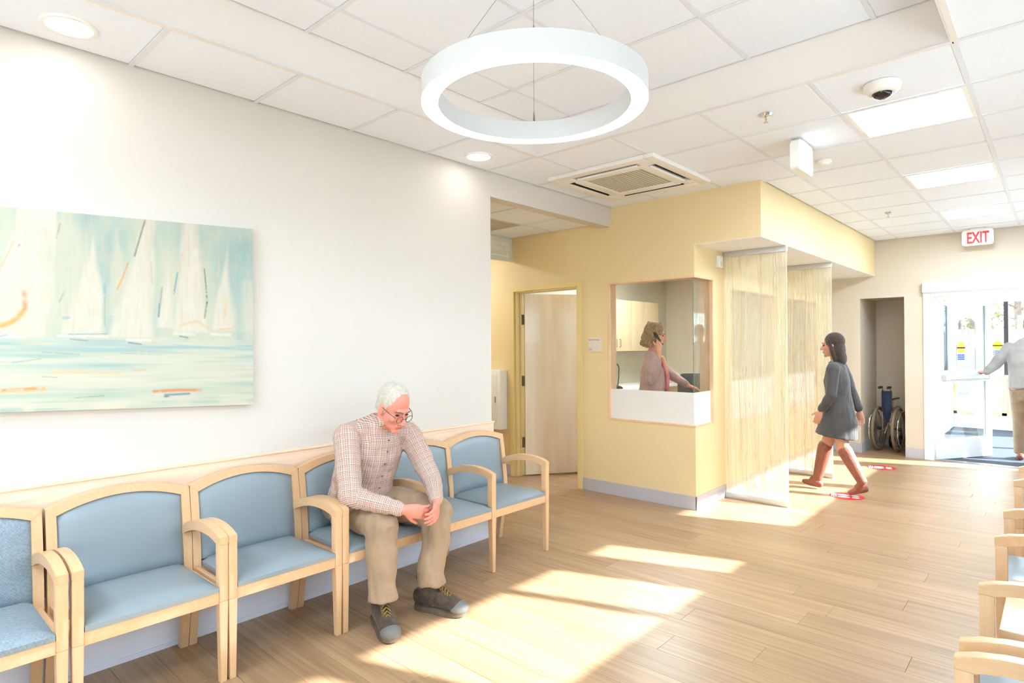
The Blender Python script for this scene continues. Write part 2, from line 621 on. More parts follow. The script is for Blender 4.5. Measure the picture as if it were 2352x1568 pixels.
# yellow reception wall with the corner window and the door opening
wall_rec = struct('wall_reception', boxes([
    ((XY, YS, 0), (XY + T, 3.351, 0.741)),
    ((XY, YS, 2.10), (XY + T, 3.351, 2.95)),
    ((XY, 3.351, 0), (XY + T, 3.705, 2.95)),
    ((XY, 3.705, 2.105), (XY + T, 4.60, 2.95)),
    ((XY, 4.60, 0), (XY + T, 6.2, 2.95)),
]), M['yellow'], label='yellow painted wall of the reception office')
W1 = (5.90, 7.15); W2 = (7.42, 8.75); WZ = (0.70, 2.05)
wall_side = struct('wall_reception_side', boxes([
    ((XY + T, YS, 0), (5.505, YS + T, 0.741)),
    ((XY + T, YS, 2.10), (5.505, YS + T, 2.95)),
    ((5.505, YS, 0), (W1[0], YS + T, 2.95)),
    ((W1[0], YS, 0), (W1[1], YS + T, WZ[0])), ((W1[0], YS, WZ[1]), (W1[1], YS + T, 2.95)),
    ((W1[1], YS, 0), (W2[0], YS + T, 2.95)),
    ((W2[0], YS, 0), (W2[1], YS + T, WZ[0])), ((W2[0], YS, WZ[1]), (W2[1], YS + T, 2.95)),
    ((W2[1], YS, 0), (XE, YS + T, 2.95)),
]), M['yellow'], label='pale yellow counter side of the reception office')
bulk = struct('wall_bulkhead', boxes([((XY, 1.84, 2.381), (XE, YS, 2.95))]), M['yellow'], label='yellow ceiling bulkhead over the check-in screens')
struct('soffit_panel', boxes([((XY + 0.003, 1.843, 2.377), (XE, YS, 2.381))]), M['white'], bulk)
bb = boxes([((XY - 0.008, YS - 0.008, 0), (XY, 3.66, 0.122)), ((XY - 0.008, YS - 0.008, 0), (XE, YS, 0.122)), ((XY - 0.008, 4.65, 0), (XY, 6.2, 0.122))], 0.001)
struct('baseboard_reception', bb, M['base'])

# entrance wall with the wheelchair alcove and the entrance opening
AY0, AY1, AZ = 1.51, 2.02, 2.085
EY0, EY1, EZ = -0.62, 1.30, 2.13
wall_exit = struct('wall_exit', boxes([
    ((XE, EY1, 0), (XE + T, AY0, 2.95)),
    ((XE, AY0, AZ), (XE + T, AY1, 2.95)),
    ((XE, AY1, 0), (XE + T, 5.0, 2.95)),
    ((XE, EY0, EZ), (XE + T, EY1, 2.95)),
    ((XE, YW, 0), (XE + T, EY0, 2.95)),
]), M['tan'], label='tan entrance wall below the exit sign')
struct('baseboard_exit', boxes([((XE - 0.008, 1.30, 0), (XE, AY0, 0.13)), ((XE - 0.008, AY1, 0), (XE, YS - 0.008, 0.13)), ((XE, AY1 - 0.008, 0), (10.2, AY1, 0.13)), ((10.192, AY0, 0), (10.2, AY1, 0.13))], 0.001), M['base'])
struct('wall_alcove', boxes([((XE + T, AY1, 0), (10.2, AY1 + 0.08, 2.3)), ((10.2, AY0 - 0.08, 0), (10.28, AY1 + 0.08, 2.3)), ((XE + T, AY0 - 0.08, 0), (10.2, AY0, 2.3)), ((XE + T, AY0, AZ + 0.02), (10.2, AY1, 2.3))]), M['tan'],
       label='tan alcove beside the entrance holding the wheelchair')

# corridor behind the painting wall
struct('wall_corridor', boxes([((3.40, YL + T, 0), (3.52, 6.2, 2.95)), ((3.40, 6.2, 0), (XY + T, 6.32, 2.95))]), M['yellow'], label='yellow corridor walls behind the painting wall')
# back wall and window wall, beside and behind the camera
struct('wall_back', boxes([((XB - T, YW - T, 0), (XB, YL + T, .3)), ((XB - T, YW - T, 2.5), (XB, YL + T, 3.3)), ((XB - T, YW - T, .3), (XB, -.6, 2.5)), ((XB - T, 1.6, .3), (XB, YL + T, 2.5))]), M['wall'],
       label='back wall behind the camera with an opening added for fill light')
struct('window_15', boxes([((XB - .07, -.6, .3), (XB - .062, 1.6, 2.5))]), M['glass'])  # unseen window added to throw frontal light into the room
ZS, ZT0, ZT1, ZH = 0.50, 1.33, 1.54, 2.18
spans = [(-0.1, 0.9), (1.1, 2.64), (2.81, 3.86), (3.91, 4.36), (4.71, 5.02), (6.04, 7.80), (7.95, 9.20)]
lst = [((XB, YW - T, 0), (XE + T, YW, ZS)), ((XB, YW - T, ZH), (XE + T, YW, 2.95)), ((XB, YW - T, ZT0), (XE + T, YW, ZT1))]
prev = XB
for a, b in spans:
    for z0, z1 in ((ZS, ZT0), (ZT1, ZH)):
        lst.append(((prev, YW - T, z0), (a, YW, z1)))
    prev = b
for z0, z1 in ((ZS, ZT0), (ZT1, ZH)):
    lst.append(((prev, YW - T, z0), (XE + T, YW, z1)))
wall_win = struct('wall_windows', boxes(lst), M['wall'], label='window wall beside the camera')
for i, (a, b) in enumerate(spans):
    w = struct('window_%d' % (i + 1), boxes([((a, YW - 0.075, ZT1), (b, YW - 0.067, ZH))]), M['glass'])
    struct('dimming_pane', boxes([((a, YW - 0.075, ZS), (b, YW - 0.067, ZT0))]), M['dimglass'], w)  # unseen lower panes, tint added to weaken light on the floor

# ------------------------------------------------------------------ ceilings
CX0, CX1, CY0, CY1, ZK = 0.311, 3.359, 0.350, 2.788, 3.06
ceil = struct('ceiling', boxes([
    ((XB, YW, 2.90), (CX0, YL, 2.95)), ((CX1, YW, 2.90), (XE, YL, 2.95)),
    ((CX0, YW, 2.90), (CX1, CY0, 2.95)), ((CX0, CY1, 2.90), (CX1, YL, 2.95)),
    ((CX0 - 0.05, CY0 - 0.05, 3.09), (CX1 + 0.05, CY1 + 0.05, 3.14)),
]), M['white'], label='white suspended tile ceiling with a raised coffer')
cof = B()
box(cof, (CX0 - 0.02, CY0, 2.8435), (CX0 + .004, CY1, 3.09)); box(cof, (CX1 - .004, CY0, 2.8435), (CX1 + 0.02, CY1, 3.09))
box(cof, (CX0 - 0.02, CY0 - 0.02, 2.8435), (CX1 + 0.02, CY0 + .004, 3.09)); box(cof, (CX0 - 0.02, CY1 - .004, 2.8435), (CX1 + 0.02, CY1 + 0.02, 3.09))
struct('coffer_lining', cof, M['coffer'], ceil)

tile_me = {}
def tile(x0, x1, y0, y1, z, mat=None, name='tile'):
    w, d = round(x1 - x0 - 0.022, 3), round(y1 - y0 - 0.022, 3)
    if w < 0.04 or d < 0.04:
        return
    key = (w, d, mat)
    if key not in tile_me:
        b_ = B()
        box(b_, (-w / 2, -d / 2, 0), (w / 2, d / 2, 0.016), 0.002, 1)
        tile_me[key] = finish(b_, 'tile', mat or M['tile'], (0, 0, 0), False)
    o = bpy.data.objects.new(name, tile_me[key])
    COL.objects.link(o)
    o.parent = ceil
    o.location = ((x0 + x1) / 2, (y0 + y1) / 2, z)
    return o

def tee(x0, x1, y0, y1, z):
    b_ = B()
    box(b_, (x0, y0, z), (x1, y1, z + 0.004), 0.0008, 1)
    struct('ceiling_tee', b_, M['tee'], ceil)

G = 0.6096
xs = [XB] + [0.9208 + G * k for k in range(-5, 14)] + [XE]
ys = [YW, -0.2596, 0.350, 0.9596, 1.569, 2.179, 2.788, YL]
LAMP_CELLS = [(3.9688, 0.350), (5.7976, 0.350), (7.6264, 0.350), (-0.9080, 0.350), (-0.9080, 2.179)]  # cells behind the camera hold added fill lamps
lamp_cells = []
for i in range(len(xs) - 1):
    for j in range(len(ys) - 1):
        x0, x1, y0, y1 = xs[i], xs[i + 1], ys[j], ys[j + 1]
        if x1 - x0 < 0.03 or y1 - y0 < 0.03:
            continue
        if x0 > CX0 - 0.02 and x1 < CX1 + 0.02 and y0 > CY0 - 0.02 and y1 < CY1 + 0.02:
            continue
        if x0 > XY + 0.05 and y1 > 1.84:
            if y0 > 1.83:
                continue
            y1 = 1.84
        if any(abs(x0 - a) < 0.02 and abs(y0 - b) < 0.02 for a, b in LAMP_CELLS):
            lamp_cells.append((x0, x1, y0, y1))
            continue
        tile(x0, x1, y0, y1, ZC + 0.003)
tw = 0.012
for x in xs[1:-1]:
    segs = [(YW, YL)]
    if CX0 + 0.05 < x < CX1 - 0.05:
        segs = [(YW, CY0), (CY1, YL)]
    elif x > XY + 0.05:
        segs = [(YW, 1.84)]
    for a, b in segs:
        tee(x - tw, x + tw, a, b, ZC - 0.001)
for y in ys[1:-1]:
    segs = [(XB, XE)]
    if CY0 + 0.05 < y < CY1 - 0.05:
        segs = [(XB, CX0), (CX1, XE if y < 1.84 else XY)]
    elif y > 1.84:
        segs = [(XB, XY)]
    for a, b in segs:
        tee(a, b, y - tw, y + tw, ZC)
# coffer top
kx = [CX0, 0.616, 1.2256, 1.8352, 2.4448, 3.0544, CX1]
kx = [CX0, 0.33, 0.9396, 1.5492, 2.1588, 2.7684, CX1]
ky = [CY0, 0.66, 1.2696, 1.8792, 2.4888, CY1]
for i in range(len(kx) - 1):
    for j in range(len(ky) - 1):
        tile(kx[i], kx[i + 1], ky[j], ky[j + 1], ZK + 0.003)
for x in kx[1:-1]:
    tee(x - tw, x + tw, CY0, CY1, ZK - 0.001)
for y in ky[1:-1]:
    tee(CX0, CX1, y - tw, y + tw, ZK)
# corridor ceiling
ZR = 2.70
struct('corridor_ceiling_slab', boxes([((3.52, YL + T, 2.74), (XY, 6.2, 2.80))]), M['white'], ceil)
cx = [3.52, 4.0, 4.61, XY]; cy = [YL + T, 4.03, 4.64, 5.25, 5.86, 6.2]
for i in range(3):
    for j in range(5):
        if (i, j) == (1, 1):
            continue
        tile(cx[i], cx[i + 1], cy[j], cy[j + 1], ZR + 0.003)
for x in cx[1:-1]:
    tee(x - tw, x + tw, YL + T, 6.2, ZR - 0.001)
for y in cy[1:-1]:
    tee(3.52, XY, y - tw, y + tw, ZR)
# reception ceiling
struct('office_ceiling_slab', boxes([((XY + T, YS + T, 2.62), (XE, 5.0, 2.68))]), M['white'], ceil)
struct('wall_office_back', boxes([((XY + T, 4.90, 0), (XE, 5.02, 2.9))]), M['greige'], label='grey-beige back wall of the reception office')
struct('wall_office_end', boxes([((XE - 0.012, YS + T, 0), (XE - 0.002, 4.90, 2.62))]), M['officetan'], label='tan end wall inside the reception office')

# ------------------------------------------------------------------ vestibule beyond the entrance
VX1, VY0, VY1 = 13.15, -0.75, 1.42
struct('floor_vestibule', boxes([((XE + 0.06, VY0, -0.10), (VX1, 1.45, -0.001))]), M['carpet'], label='dark speckled walk-off carpet in the vestibule')
struct('ceiling_vestibule', boxes([((XE + T, VY0, 2.45), (VX1, VY1, 2.5))]), M['white'])
vy = [((XE + T, VY1, 0), (VX1, VY1 + 0.06, 0.9)), ((XE + T, VY1, 2.1), (VX1, VY1 + 0.06, 2.5)), ((XE + T, VY1, 0.9), (10.3, VY1 + 0.06, 2.1)), ((12.6, VY1, 0.9), (VX1, VY1 + 0.06, 2.1))]
struct('wall_vestibule_left', boxes(vy), M['white'], label='white side wall of the vestibule')
struct('window_20', boxes([((10.3, VY1 + 0.02, 0.9), (12.6, VY1 + 0.03, 2.1))]), M['dimglass'])
vo = [((VX1, VY0, 0), (VX1 + 0.1, VY1, 0.24)), ((VX1, VY0, 2.17), (VX1 + 0.1, VY1, 2.5))]
struct('wall_vestibule_end', boxes(vo), M['white'], label='white knee wall and header of the vestibule windows')
vf = B()
for y in (1.40, 0.72, 0.02, -0.70):
    box(vf, (VX1 - 0.02, y - 0.035, 0.24), (VX1 + 0.08, y + 0.035, 0.9), 0.003)
box(vf, (VX1 - 0.02, VY0, 0.24), (VX1 + 0.08, VY1, 0.29), 0.003)
box(vf, (VX1 - 0.03, VY0, 0.86), (VX1 + 0.08, VY1, 0.93), 0.003)
o = struct('trim_20', vf, M['trimwood'], label='wooden frame below the vestibule windows')
struct('kick_panel', boxes([((VX1 + 0.02, VY0, 0.27), (VX1 + 0.04, 0.7, 0.88)), ]), M['tan'], o)
mf = B()
for y in (0.69, -0.05):
    box(mf, (VX1 + 0.01, y - 0.03, 0.93), (VX1 + 0.07, y + 0.03, 2.17), 0.002)
box(mf, (VX1 + 0.01, VY0, 1.36), (VX1 + 0.07, 0.69, 1.42), 0.002)
mw = struct('window_21', mf, plain('dark_bronze_mullion', srgb(72, 66, 66), 0.4), label='dark framed vestibule window')
struct('pane', boxes([((VX1 + 0.035, VY0, 0.93), (VX1 + 0.042, VY1, 2.17))]), M['glass'], mw)
sp = [(9.50, 9.86), (10.15, 11.4), (11.5, 12.8)]
vs = [((XE + T, VY0 - T, 0), (VX1, VY0, 0.25)), ((XE + T, VY0 - T, 2.15), (VX1, VY0, 2.5))]
prev = XE + T
for a, b in sp:
    vs.append(((prev, VY0 - T, 0.25), (a, VY0, 2.15)))
    prev = b
vs.append(((prev, VY0 - T, 0.25), (VX1, VY0, 2.15)))
struct('wall_vestibule_right', boxes(vs), M['white'], label='glazed white side of the vestibule toward the sun')
for i, (a, b) in enumerate(sp):
    struct('window_%d' % (22 + i), boxes([((a, VY0 - 0.07, 0.25), (b, VY0 - 0.062, 2.15))]), M['glass'])

# outdoors
struct('ground_outside', boxes([((-40, -60, -0.3), (VX1 + 0.1, VY0 - T, -0.12)), ((-40, VY0 - T, -0.3), (XB - T, 40, -0.12))]), M['pavement'], label='unseen pavement outside the window wall, kept pale to bounce light indoors')  # pale tone chosen to bounce light up to the ceilings
struct('ground_forecourt', boxes([((VX1 + 0.1, -60, -0.3), (90, 60, -0.12))]), M['asphalt'], label='grey forecourt outside the entrance')

# ------------------------------------------------------------------ chairs
def arc(p0, p1, p2, n):
    """quadratic curve p0..p2 bent towards p1"""
    out = []
    for i in range(n + 1):
        t = i / n
        out.append(tuple((1 - t) ** 2 * a + 2 * t * (1 - t) * b + t * t * c for a, b, c in zip(p0, p1, p2)))
    return out

def back_y(z):
    """y of the centre line of the rear posts at height z"""
    if z < 0.40:
        return 0.235 - 0.055 * (z / 0.40)
    return 0.18 + 0.055 * ((z - 0.40) / 0.45) ** 1.3

def chair_parts(t, px, fabric):
    """posts at px; a seat and a backrest between neighbours, an arm over every post"""
    pw = 0.019
    mw, mz = M['maple'], M['maple_z']
    for x in px:
        b = B()
        hexa(b, [(x - .014, -.247, 0), (x + .014, -.247, 0), (x + .014, -.219, 0), (x - .014, -.219, 0)],
             [(x - pw, -.25, .36), (x + pw, -.25, .36), (x + pw, -.208, .36), (x - pw, -.208, .36)], .002)
        box(b, (x - pw, -.25, .36), (x + pw, -.208, .612), .002)
        add('front_leg', b, mz, t)
        prof = [(back_y(z) - 0.021 + (0.006 if z < .2 else 0), z) for z in (0, .2, .40, .5, .6, .7, .795)] + [(back_y(z) + 0.019, z) for z in (.795, .7, .6, .5, .40, .2, 0)]
        b = B()
        prism(b, prof, 0, x - pw, x + pw, .002)
        add('rear_leg', b, mz, t)
        # arched arm
        up = arc((0.20, 0.612), (0.02, 0.705), (-0.205, 0.660), 8) + [(-0.252, 0.643)]
        dn = [(-0.252, 0.610), (-0.205, 0.610)] + arc((-0.19, 0.622), (0.02, 0.655), (0.19, 0.572), 8)
        b = B()
        prism(b, up + dn, 0, x - pw - .001, x + pw + .001, .003)
        add('arm', b, mw, t)
        b = B()
        box(b, (x - .012, -.21, .36), (x + .012, .175, .40), .002)
        add('side_rail', b, mw, t)
    for a, c in zip(px, px[1:]):
        x0, x1 = a + pw, c - pw
        b = B()
        box(b, (x0, -.246, .352), (x1, -.222, .405), .002)
        add('front_rail', b, mw, t)
        b = B()
        box(b, (x0, .165, .365), (x1, .187, .405), .002)
        add('rear_rail', b, mw, t)
        # seat cushion with a soft crown
        b = B()
        nx, ny = 14, 12
        top = []
        for j in range(ny + 1):
            row = []
            for i in range(nx + 1):
                u, v = i / nx, j / ny
                ex = 1 - abs(2 * u - 1) ** 6
                ey = 1 - abs(2 * v - 1) ** 6
                z = 0.425 + 0.022 * min(ex, ey) ** .5 + 0.014 * math.sin(PI * u) * math.sin(PI * v)
                row.append(b.verts.new((x0 + .002 + (x1 - x0 - .004) * u, -.252 + .445 * v, z)))
            top.append(row)
        bot = [[b.verts.new((x0 + .003 + (x1 - x0 - .006) * (i / nx), -.249 + .44 * (j / ny), 0.404)) for i in (0, nx)] for j in (0, ny)]
        for j in range(ny):
            for i in range(nx):
                b.faces.new((top[j][i], top[j][i + 1], top[j + 1][i + 1], top[j + 1][i]))
        b.faces.new((bot[0][0], bot[1][0], bot[1][1], bot[0][1]))
        b.faces.new([bot[0][0], bot[0][1]] + [top[0][i] for i in range(nx, -1, -1)])
        b.faces.new([bot[1][1], bot[1][0]] + [top[ny][i] for i in range(nx + 1)])
        b.faces.new([bot[1][0], bot[0][0]] + [top[j][0] for j in range(ny + 1)])
        b.faces.new([bot[0][1], bot[1][1]] + [top[j][nx] for j in range(ny, -1, -1)])
        add('seat', b, fabric, t, smooth='all' if False else True)
        # upholstered back panel and arched top rail
        def arch(u):
            return 0.052 * (1 - (2 * u - 1) ** 2)
        b = B()
        nz = 12
        fr, bk = [], []
        for j in range(nz + 1):
            rf, rb = [], []
            for i in range(nx + 1):
                u, v = i / nx, j / nz
                z = 0.43 + v * (0.765 - 0.43 + arch(u))
                e = min(1 - abs(2 * u - 1) ** 8, 1 - abs(2 * v - 1) ** 8) ** .5
                rf.append(b.verts.new((x0 + (x1 - x0) * u, back_y(z) - 0.008 - 0.022 * e, z)))
                rb.append(b.verts.new((x0 + (x1 - x0) * u, back_y(z) + 0.012, z)))
            fr.append(rf); bk.append(rb)
        for j in range(nz):
            for i in range(nx):
                b.faces.new((fr[j][i], fr[j][i + 1], fr[j + 1][i + 1], fr[j + 1][i]))
                b.faces.new((bk[j][i], bk[j + 1][i], bk[j + 1][i + 1], bk[j][i + 1]))
        for i in range(nx):
            b.faces.new((fr[0][i], bk[0][i], bk[0][i + 1], fr[0][i + 1]))
            b.faces.new((fr[nz][i], fr[nz][i + 1], bk[nz][i + 1], bk[nz][i]))
        for j in range(nz):
            b.faces.new((fr[j][0], fr[j + 1][0], bk[j + 1][0], bk[j][0]))
            b.faces.new((fr[j][nx], bk[j][nx], bk[j + 1][nx], fr[j + 1][nx]))
        add('backrest', b, fabric, t)
        b = B()
        n = 14
        lo = [(x0 - .0 + (x1 - x0) * i / n, 0.764 + arch(i / n)) for i in range(n + 1)]
        hi = [(a - pw + (c - a + 2 * pw) * i / n, 0.798 + arch(i / n)) for i in range(n, -1, -1)]
        vs0 = [b.verts.new((x, back_y(z) - 0.023, z)) for x, z in lo + hi]
        vs1 = [b.verts.new((x, back_y(z) + 0.018, z)) for x, z in lo + hi]
        k = len(vs0)
        for i in range(n):
            b.faces.new((vs0[i], vs0[i + 1], vs0[k - 2 - i], vs0[k - 1 - i]))
            b.faces.new((vs1[i], vs1[k - 1 - i], vs1[k - 2 - i], vs1[i + 1]))
        for i in range(k):
            b.faces.new((vs0[i], vs1[i], vs1[(i + 1) % k], vs0[(i + 1) % k]))
        add('top_rail', b, mw, t)

YCH = 3.012   # y of chair origin: front posts at 2.76
GA = 'blue guest chairs along the chair rail'
hw = 0.269
def make_chair(label, fabric, group):
    t = thing('guest_chair', label, 'chair', (0, 0, 0), group)
    chair_parts(t, [-hw, hw], fabric)
    return t
c0 = make_chair('guest chair with woven blue fabric below the painting', M['woven'], GA)
c0.location = (0.272, YCH, 0)
c1 = make_chair('blue vinyl guest chair between the woven fabric chair and another vinyl chair', M['vinyl'], GA)
c1.location = (0.859, YCH, 0)
c2 = copy_tree(c1)
c2.location = (1.4375, YCH, 0)
c2['label'] = 'blue vinyl guest chair directly beside the seated man in plaid'
tan3 = thing('tandem_seat', 'three-seat blue vinyl bench with shared arms, the man in plaid on it', 'bench', (0, 0, 0))
chair_parts(tan3, [-0.8325, -0.2775, 0.2775, 0.8325], M['vinyl'])
tan3.location = (2.5795, YCH, 0)
GB = 'window-side row of guest chairs'
YR = -0.03
for x, lab in ((1.755, 'guest chair opposite the seated man, first of the window-side row'),
               (2.405, 'guest chair of the window-side row just before the end table'),
               (3.635, 'guest chair of the window-side row just beyond the end table'),
               (5.060, 'guest chair of the window-side row closest to the entrance, only an arm showing')):
    c = copy_tree(c1)
    c.location = (x, YR, 0)
    c.rotation_euler = (0, 0, PI)
    c['label'] = lab
    c['group'] = GB
# end table between them
t = thing('end_table', 'low maple end table between chairs of the window-side row', 'table', (3.02, -0.06, 0))
b = B(); box(b, (2.715, -.29, .455), (3.325, .17, .485), .004); add('table_top', b, M['maple'], t)
for x in (2.74, 3.30):
    for y in (-.26, .13):
        b = B(); box(b, (x - .018, y - .018, 0), (x + .018, y + .018, .455), .002); add('leg', b, M['maple_z'], t)
b = B(); box(b, (2.76, .118, .40), (3.28, .14, .455), .002); add('apron', b, M['maple'], t)
b = B(); box(b, (2.76, -.27, .40), (3.28, -.25, .455), .002); add('apron', b, M['maple'], t)

# ------------------------------------------------------------------ painting (flat print: brush strokes as colours of the canvas)
def vnoise(rs, h, w, gy, gx):
    g = rs.rand(gy + 2, gx + 2)
    yy = np.linspace(0, gy, h); xx = np.linspace(0, gx, w)
    y0 = np.minimum(yy.astype(int), gy); x0 = np.minimum(xx.astype(int), gx)
    fy = (yy - y0)[:, None]; fx = (xx - x0)[None, :]
    fy = fy * fy * (3 - 2 * fy); fx = fx * fx * (3 - 2 * fx)
    a = g[y0][:, x0]; b = g[y0][:, x0 + 1]; c = g[y0 + 1][:, x0]; d = g[y0 + 1][:, x0 + 1]
    return (a * (1 - fx) + b * fx) * (1 - fy) + (c * (1 - fx) + d * fx) * fy

def lin(c):
    return np.array(srgb(*c)[:3])

def paint_canvas(nx, ny, u0, u1):
    """u in crop units 0..1676 across the visible part (left of 0 continues), v 0..1345 down"""
    rs = np.random.RandomState(5)
    u = np.linspace(u0, u1, nx)[None, :] * np.ones((ny, 1))
    v = np.linspace(0, 1345, ny)[:, None] * np.ones((1, nx))
    n1 = vnoise(rs, ny, nx, 3, 26); n2 = vnoise(rs, ny, nx, 5, 60); n3 = vnoise(rs, ny, nx, 8, 9)
    h1 = vnoise(rs, ny, nx, 40, 5); h2 = vnoise(rs, ny, nx, 90, 8)
    wob = (n2 - .5) * 60 + (n3 - .5) * 40
    vst = vnoise(rs, ny, nx, 10, 150); vst2 = vnoise(rs, ny, nx, 18, 80); hst = vnoise(rs, ny, nx, 110, 14)
    sky_a, sky_b, sky_c = lin((170, 203, 206)), lin((212, 222, 208)), lin((222, 226, 214))
    k = np.clip(n1 * 1.5 - .25 + v / 2600, 0, 1)[..., None]
    img = sky_a * (1 - k) + sky_b * k
    k = np.clip(n3 * 1.2 - .2, 0, 1)[..., None] * .5
    img = img * (1 - k) + sky_c * k
    def lay(mask, col):
        nonlocal img
        m = np.clip(mask, 0, 1)[..., None]
        img = img * (1 - m) + lin(col) * m
    def sail(xa0, xa1, ya, xb0, xb1, yb, col=(238, 234, 224), soft=34, op=.92):
        t = (v - ya) / (yb - ya)
        l = xa0 + (xb0 - xa0) * t + wob * .6
        r = xa1 + (xb1 - xa1) * t + wob * .6
        m = np.clip((u - l) / soft, 0, 1) * np.clip((r - u) / soft, 0, 1) * np.clip((v - ya) / 30, 0, 1) * np.clip((yb - v) / 20, 0, 1)
        lay(m * (op * (.68 + .30 * n2 + .30 * vst)), col)
    for s in ((-620, -500, 40, -760, -420, 840), (-330, -250, -40, -420, -160, 850), (-160, -60, 200, -260, 0, 830),
              (90, 310, -40, -70, 250, 860), (330, 345, 420, 290, 420, 830, (226, 226, 214), 40, .6),
              (500, 525, 130, 310, 600, 835), (640, 700, 60, 600, 760, 700, (228, 228, 214), 40, .6),
              (845, 925, -40, 595, 935, 855), (990, 1010, 230, 930, 1060, 780), (1110, 1225, -40, 1030, 1320, 810),
              (1465, 1490, 170, 1300, 1525, 790), (1560, 1700, 380, 1540, 1720, 800, (222, 226, 216), 60, .7)):
        sail(*s)
    k = (np.clip(vst2 * 1.6 - .75, 0, 1) * .5)[..., None]
    img = img * (1 - k) + lin((226, 220, 198)) * k
    k = (np.clip(vst * 1.8 - 1.1, 0, 1) * .35)[..., None]
    img = img * (1 - k) + lin((150, 186, 190)) * k
    # sea
    sea = np.clip((v - 845 - wob * .5) / 22, 0, 1)
    lay(sea * .95, (222, 229, 217))
    lay(sea * np.clip(h1 * 2.4 - 1.15, 0, 1) * .8, (188, 215, 214))
    lay(sea * np.clip(h2 * 3 - 1.9, 0, 1) * .6, (160, 198, 196))
    lay(sea * np.clip(1 - np.abs(v - 905) / 60, 0, 1) * np.clip(h2 * 2 - .5, 0, 1), (170, 205, 214))
    lay(sea * np.clip((v - 1040) / 60, 0, 1) * np.clip((1190 - v) / 50, 0, 1) * .55, (232, 231, 216))
    lay(sea * np.clip((v - 1190) / 40, 0, 1) * np.clip(h1 * 2 - .6, 0, 1) * .6, (196, 214, 200))
    lay(sea * np.clip((v - 1260) / 60, 0, 1) * np.clip(n1 * 2 - .8, 0, 1) * .7, (236, 234, 222))
    def stroke(pts, w, col, op=.9, rag=.5):
        best = np.full(u.shape, 1e9)
        for (ax, ay, bx, by) in zip([p[0] for p in pts], [p[1] for p in pts], [p[0] for p in pts[1:]], [p[1] for p in pts[1:]]):
            dx, dy = bx - ax, by - ay
            L = dx * dx + dy * dy + 1e-6
            t = np.clip(((u - ax) * dx + (v - ay) * dy) / L, 0, 1)
            d = np.hypot((u - ax - t * dx), (v - ay - t * dy))
            best = np.minimum(best, d)
        m = np.clip((w * 1.15 - best) / (w * 1.0), 0, 1) * np.clip((vst + hst) * 1.5 - .75 + (1 - rag), 0, 1)
        lay(m * op * .8, col)
    D = (92, 92, 84); O = (236, 150, 70); Y = (240, 198, 96); Bl = (88, 150, 196)
    stroke([(848, 10), (822, 100), (778, 265)], 9, D)
    stroke([(735, 320), (700, 420), (665, 505)], 8, O); stroke([(695, 430), (665, 508)], 7, Y)
    stroke([(122, 555), (128, 660), (90, 725), (40, 765), (-40, 800)], 20, O, .95); stroke([(110, 690), (60, 755), (-60, 790)], 22, Y, .8)
    stroke([(1278, 330), (1292, 480), (1298, 580)], 8, D); stroke([(1300, 560), (1278, 690)], 10, D, .7)
    stroke([(1075, 370), (1050, 520)], 8, Bl); stroke([(1110, 230), (1092, 350)], 7, (236, 190, 140), .8)
    stroke([(965, 480), (940, 690)], 10, (150, 160, 150), .8); stroke([(945, 600), (940, 690)], 8, Bl, .8)
    stroke([(1430, 210), (1395, 280)], 6, (238, 200, 140), .8); stroke([(1455, 560), (1440, 660)], 16, (243, 205, 140), .8)
    stroke([(585, 480), (585, 540)], 12, (140, 180, 205), .8); stroke([(585, 560), (585, 760)], 6, (150, 140, 130), .5)
    stroke([(320, 80), (300, 180)], 8, (140, 150, 140), .6); stroke([(345, 540), (315, 610)], 8, (150, 140, 120), .6)
    stroke([(890, 300), (895, 460)], 8, (180, 175, 140), .5); stroke([(340, 720), (370, 715)], 14, (130, 180, 215), .7)
    stroke([(70, 220), (10, 380), (-60, 480)], 8, (225, 180, 130), .7); stroke([(100, 240), (95, 250)], 6, D, .8)
    stroke([(1100, 750), (1220, 715), (1310, 770)], 16, (228, 205, 150), .7); stroke([(1380, 775), (1500, 765)], 6, (236, 180, 110), .8)
    for x, y in ((380, 838), (520, 836), (1120, 812), (1400, 810), (40, 845), (800, 862)):
        stroke([(x - 70, y), (x + 80, y + 4)], 14, (244, 244, 240), .9)
    stroke([(370, 828), (600, 822)], 5, Bl, .8); stroke([(380, 862), (480, 870)], 6, (110, 140, 150), .8)
    stroke([(735, 880), (820, 892)], 7, (90, 110, 130), .9); stroke([(830, 872), (950, 882)], 5, (230, 190, 130), .8)
    stroke([(1090, 830), (1150, 840)], 7, D, .8); stroke([(0, 848), (30, 838)], 8, Bl, .7)
    stroke([(220, 950), (430, 965)], 6, (130, 165, 160), .7); stroke([(680, 955), (960, 965)], 5, (150, 190, 190), .7)
    stroke([(1050, 895), (1480, 915)], 9, (165, 205, 222), .8); stroke([(60, 1020), (210, 995)], 5, (130, 165, 160), .7)
    stroke([(110, 885), (260, 900)], 8, (238, 205, 150), .7)
    stroke([(270, 1085), (690, 1095)], 13, (243, 214, 150), .9); stroke([(760, 1078), (850, 1074)], 7, (240, 184, 110), .9)
    stroke([(-200, 1215), (240, 1195)], 20, (240, 184, 96), .95, .7); stroke([(-120, 1205), (180, 1190)], 10, (226, 140, 70), .6)
    stroke([(905, 1228), (1080, 1222), (1250, 1226)], 15, (236, 128, 62), 1.0, .3); stroke([(960, 1232), (1200, 1230)], 7, (240, 176, 96), .8)
    stroke([(985, 1255), (1160, 1250)], 11, (64, 128, 178), 1.0, .3); stroke([(980, 1268), (1010, 1266)], 7, (60, 70, 80), 1.0, .2)
    stroke([(400, 1262), (580, 1250)], 5, (150, 140, 110), .8); stroke([(220, 1115), (300, 1120)], 5, (130, 165, 165), .7)
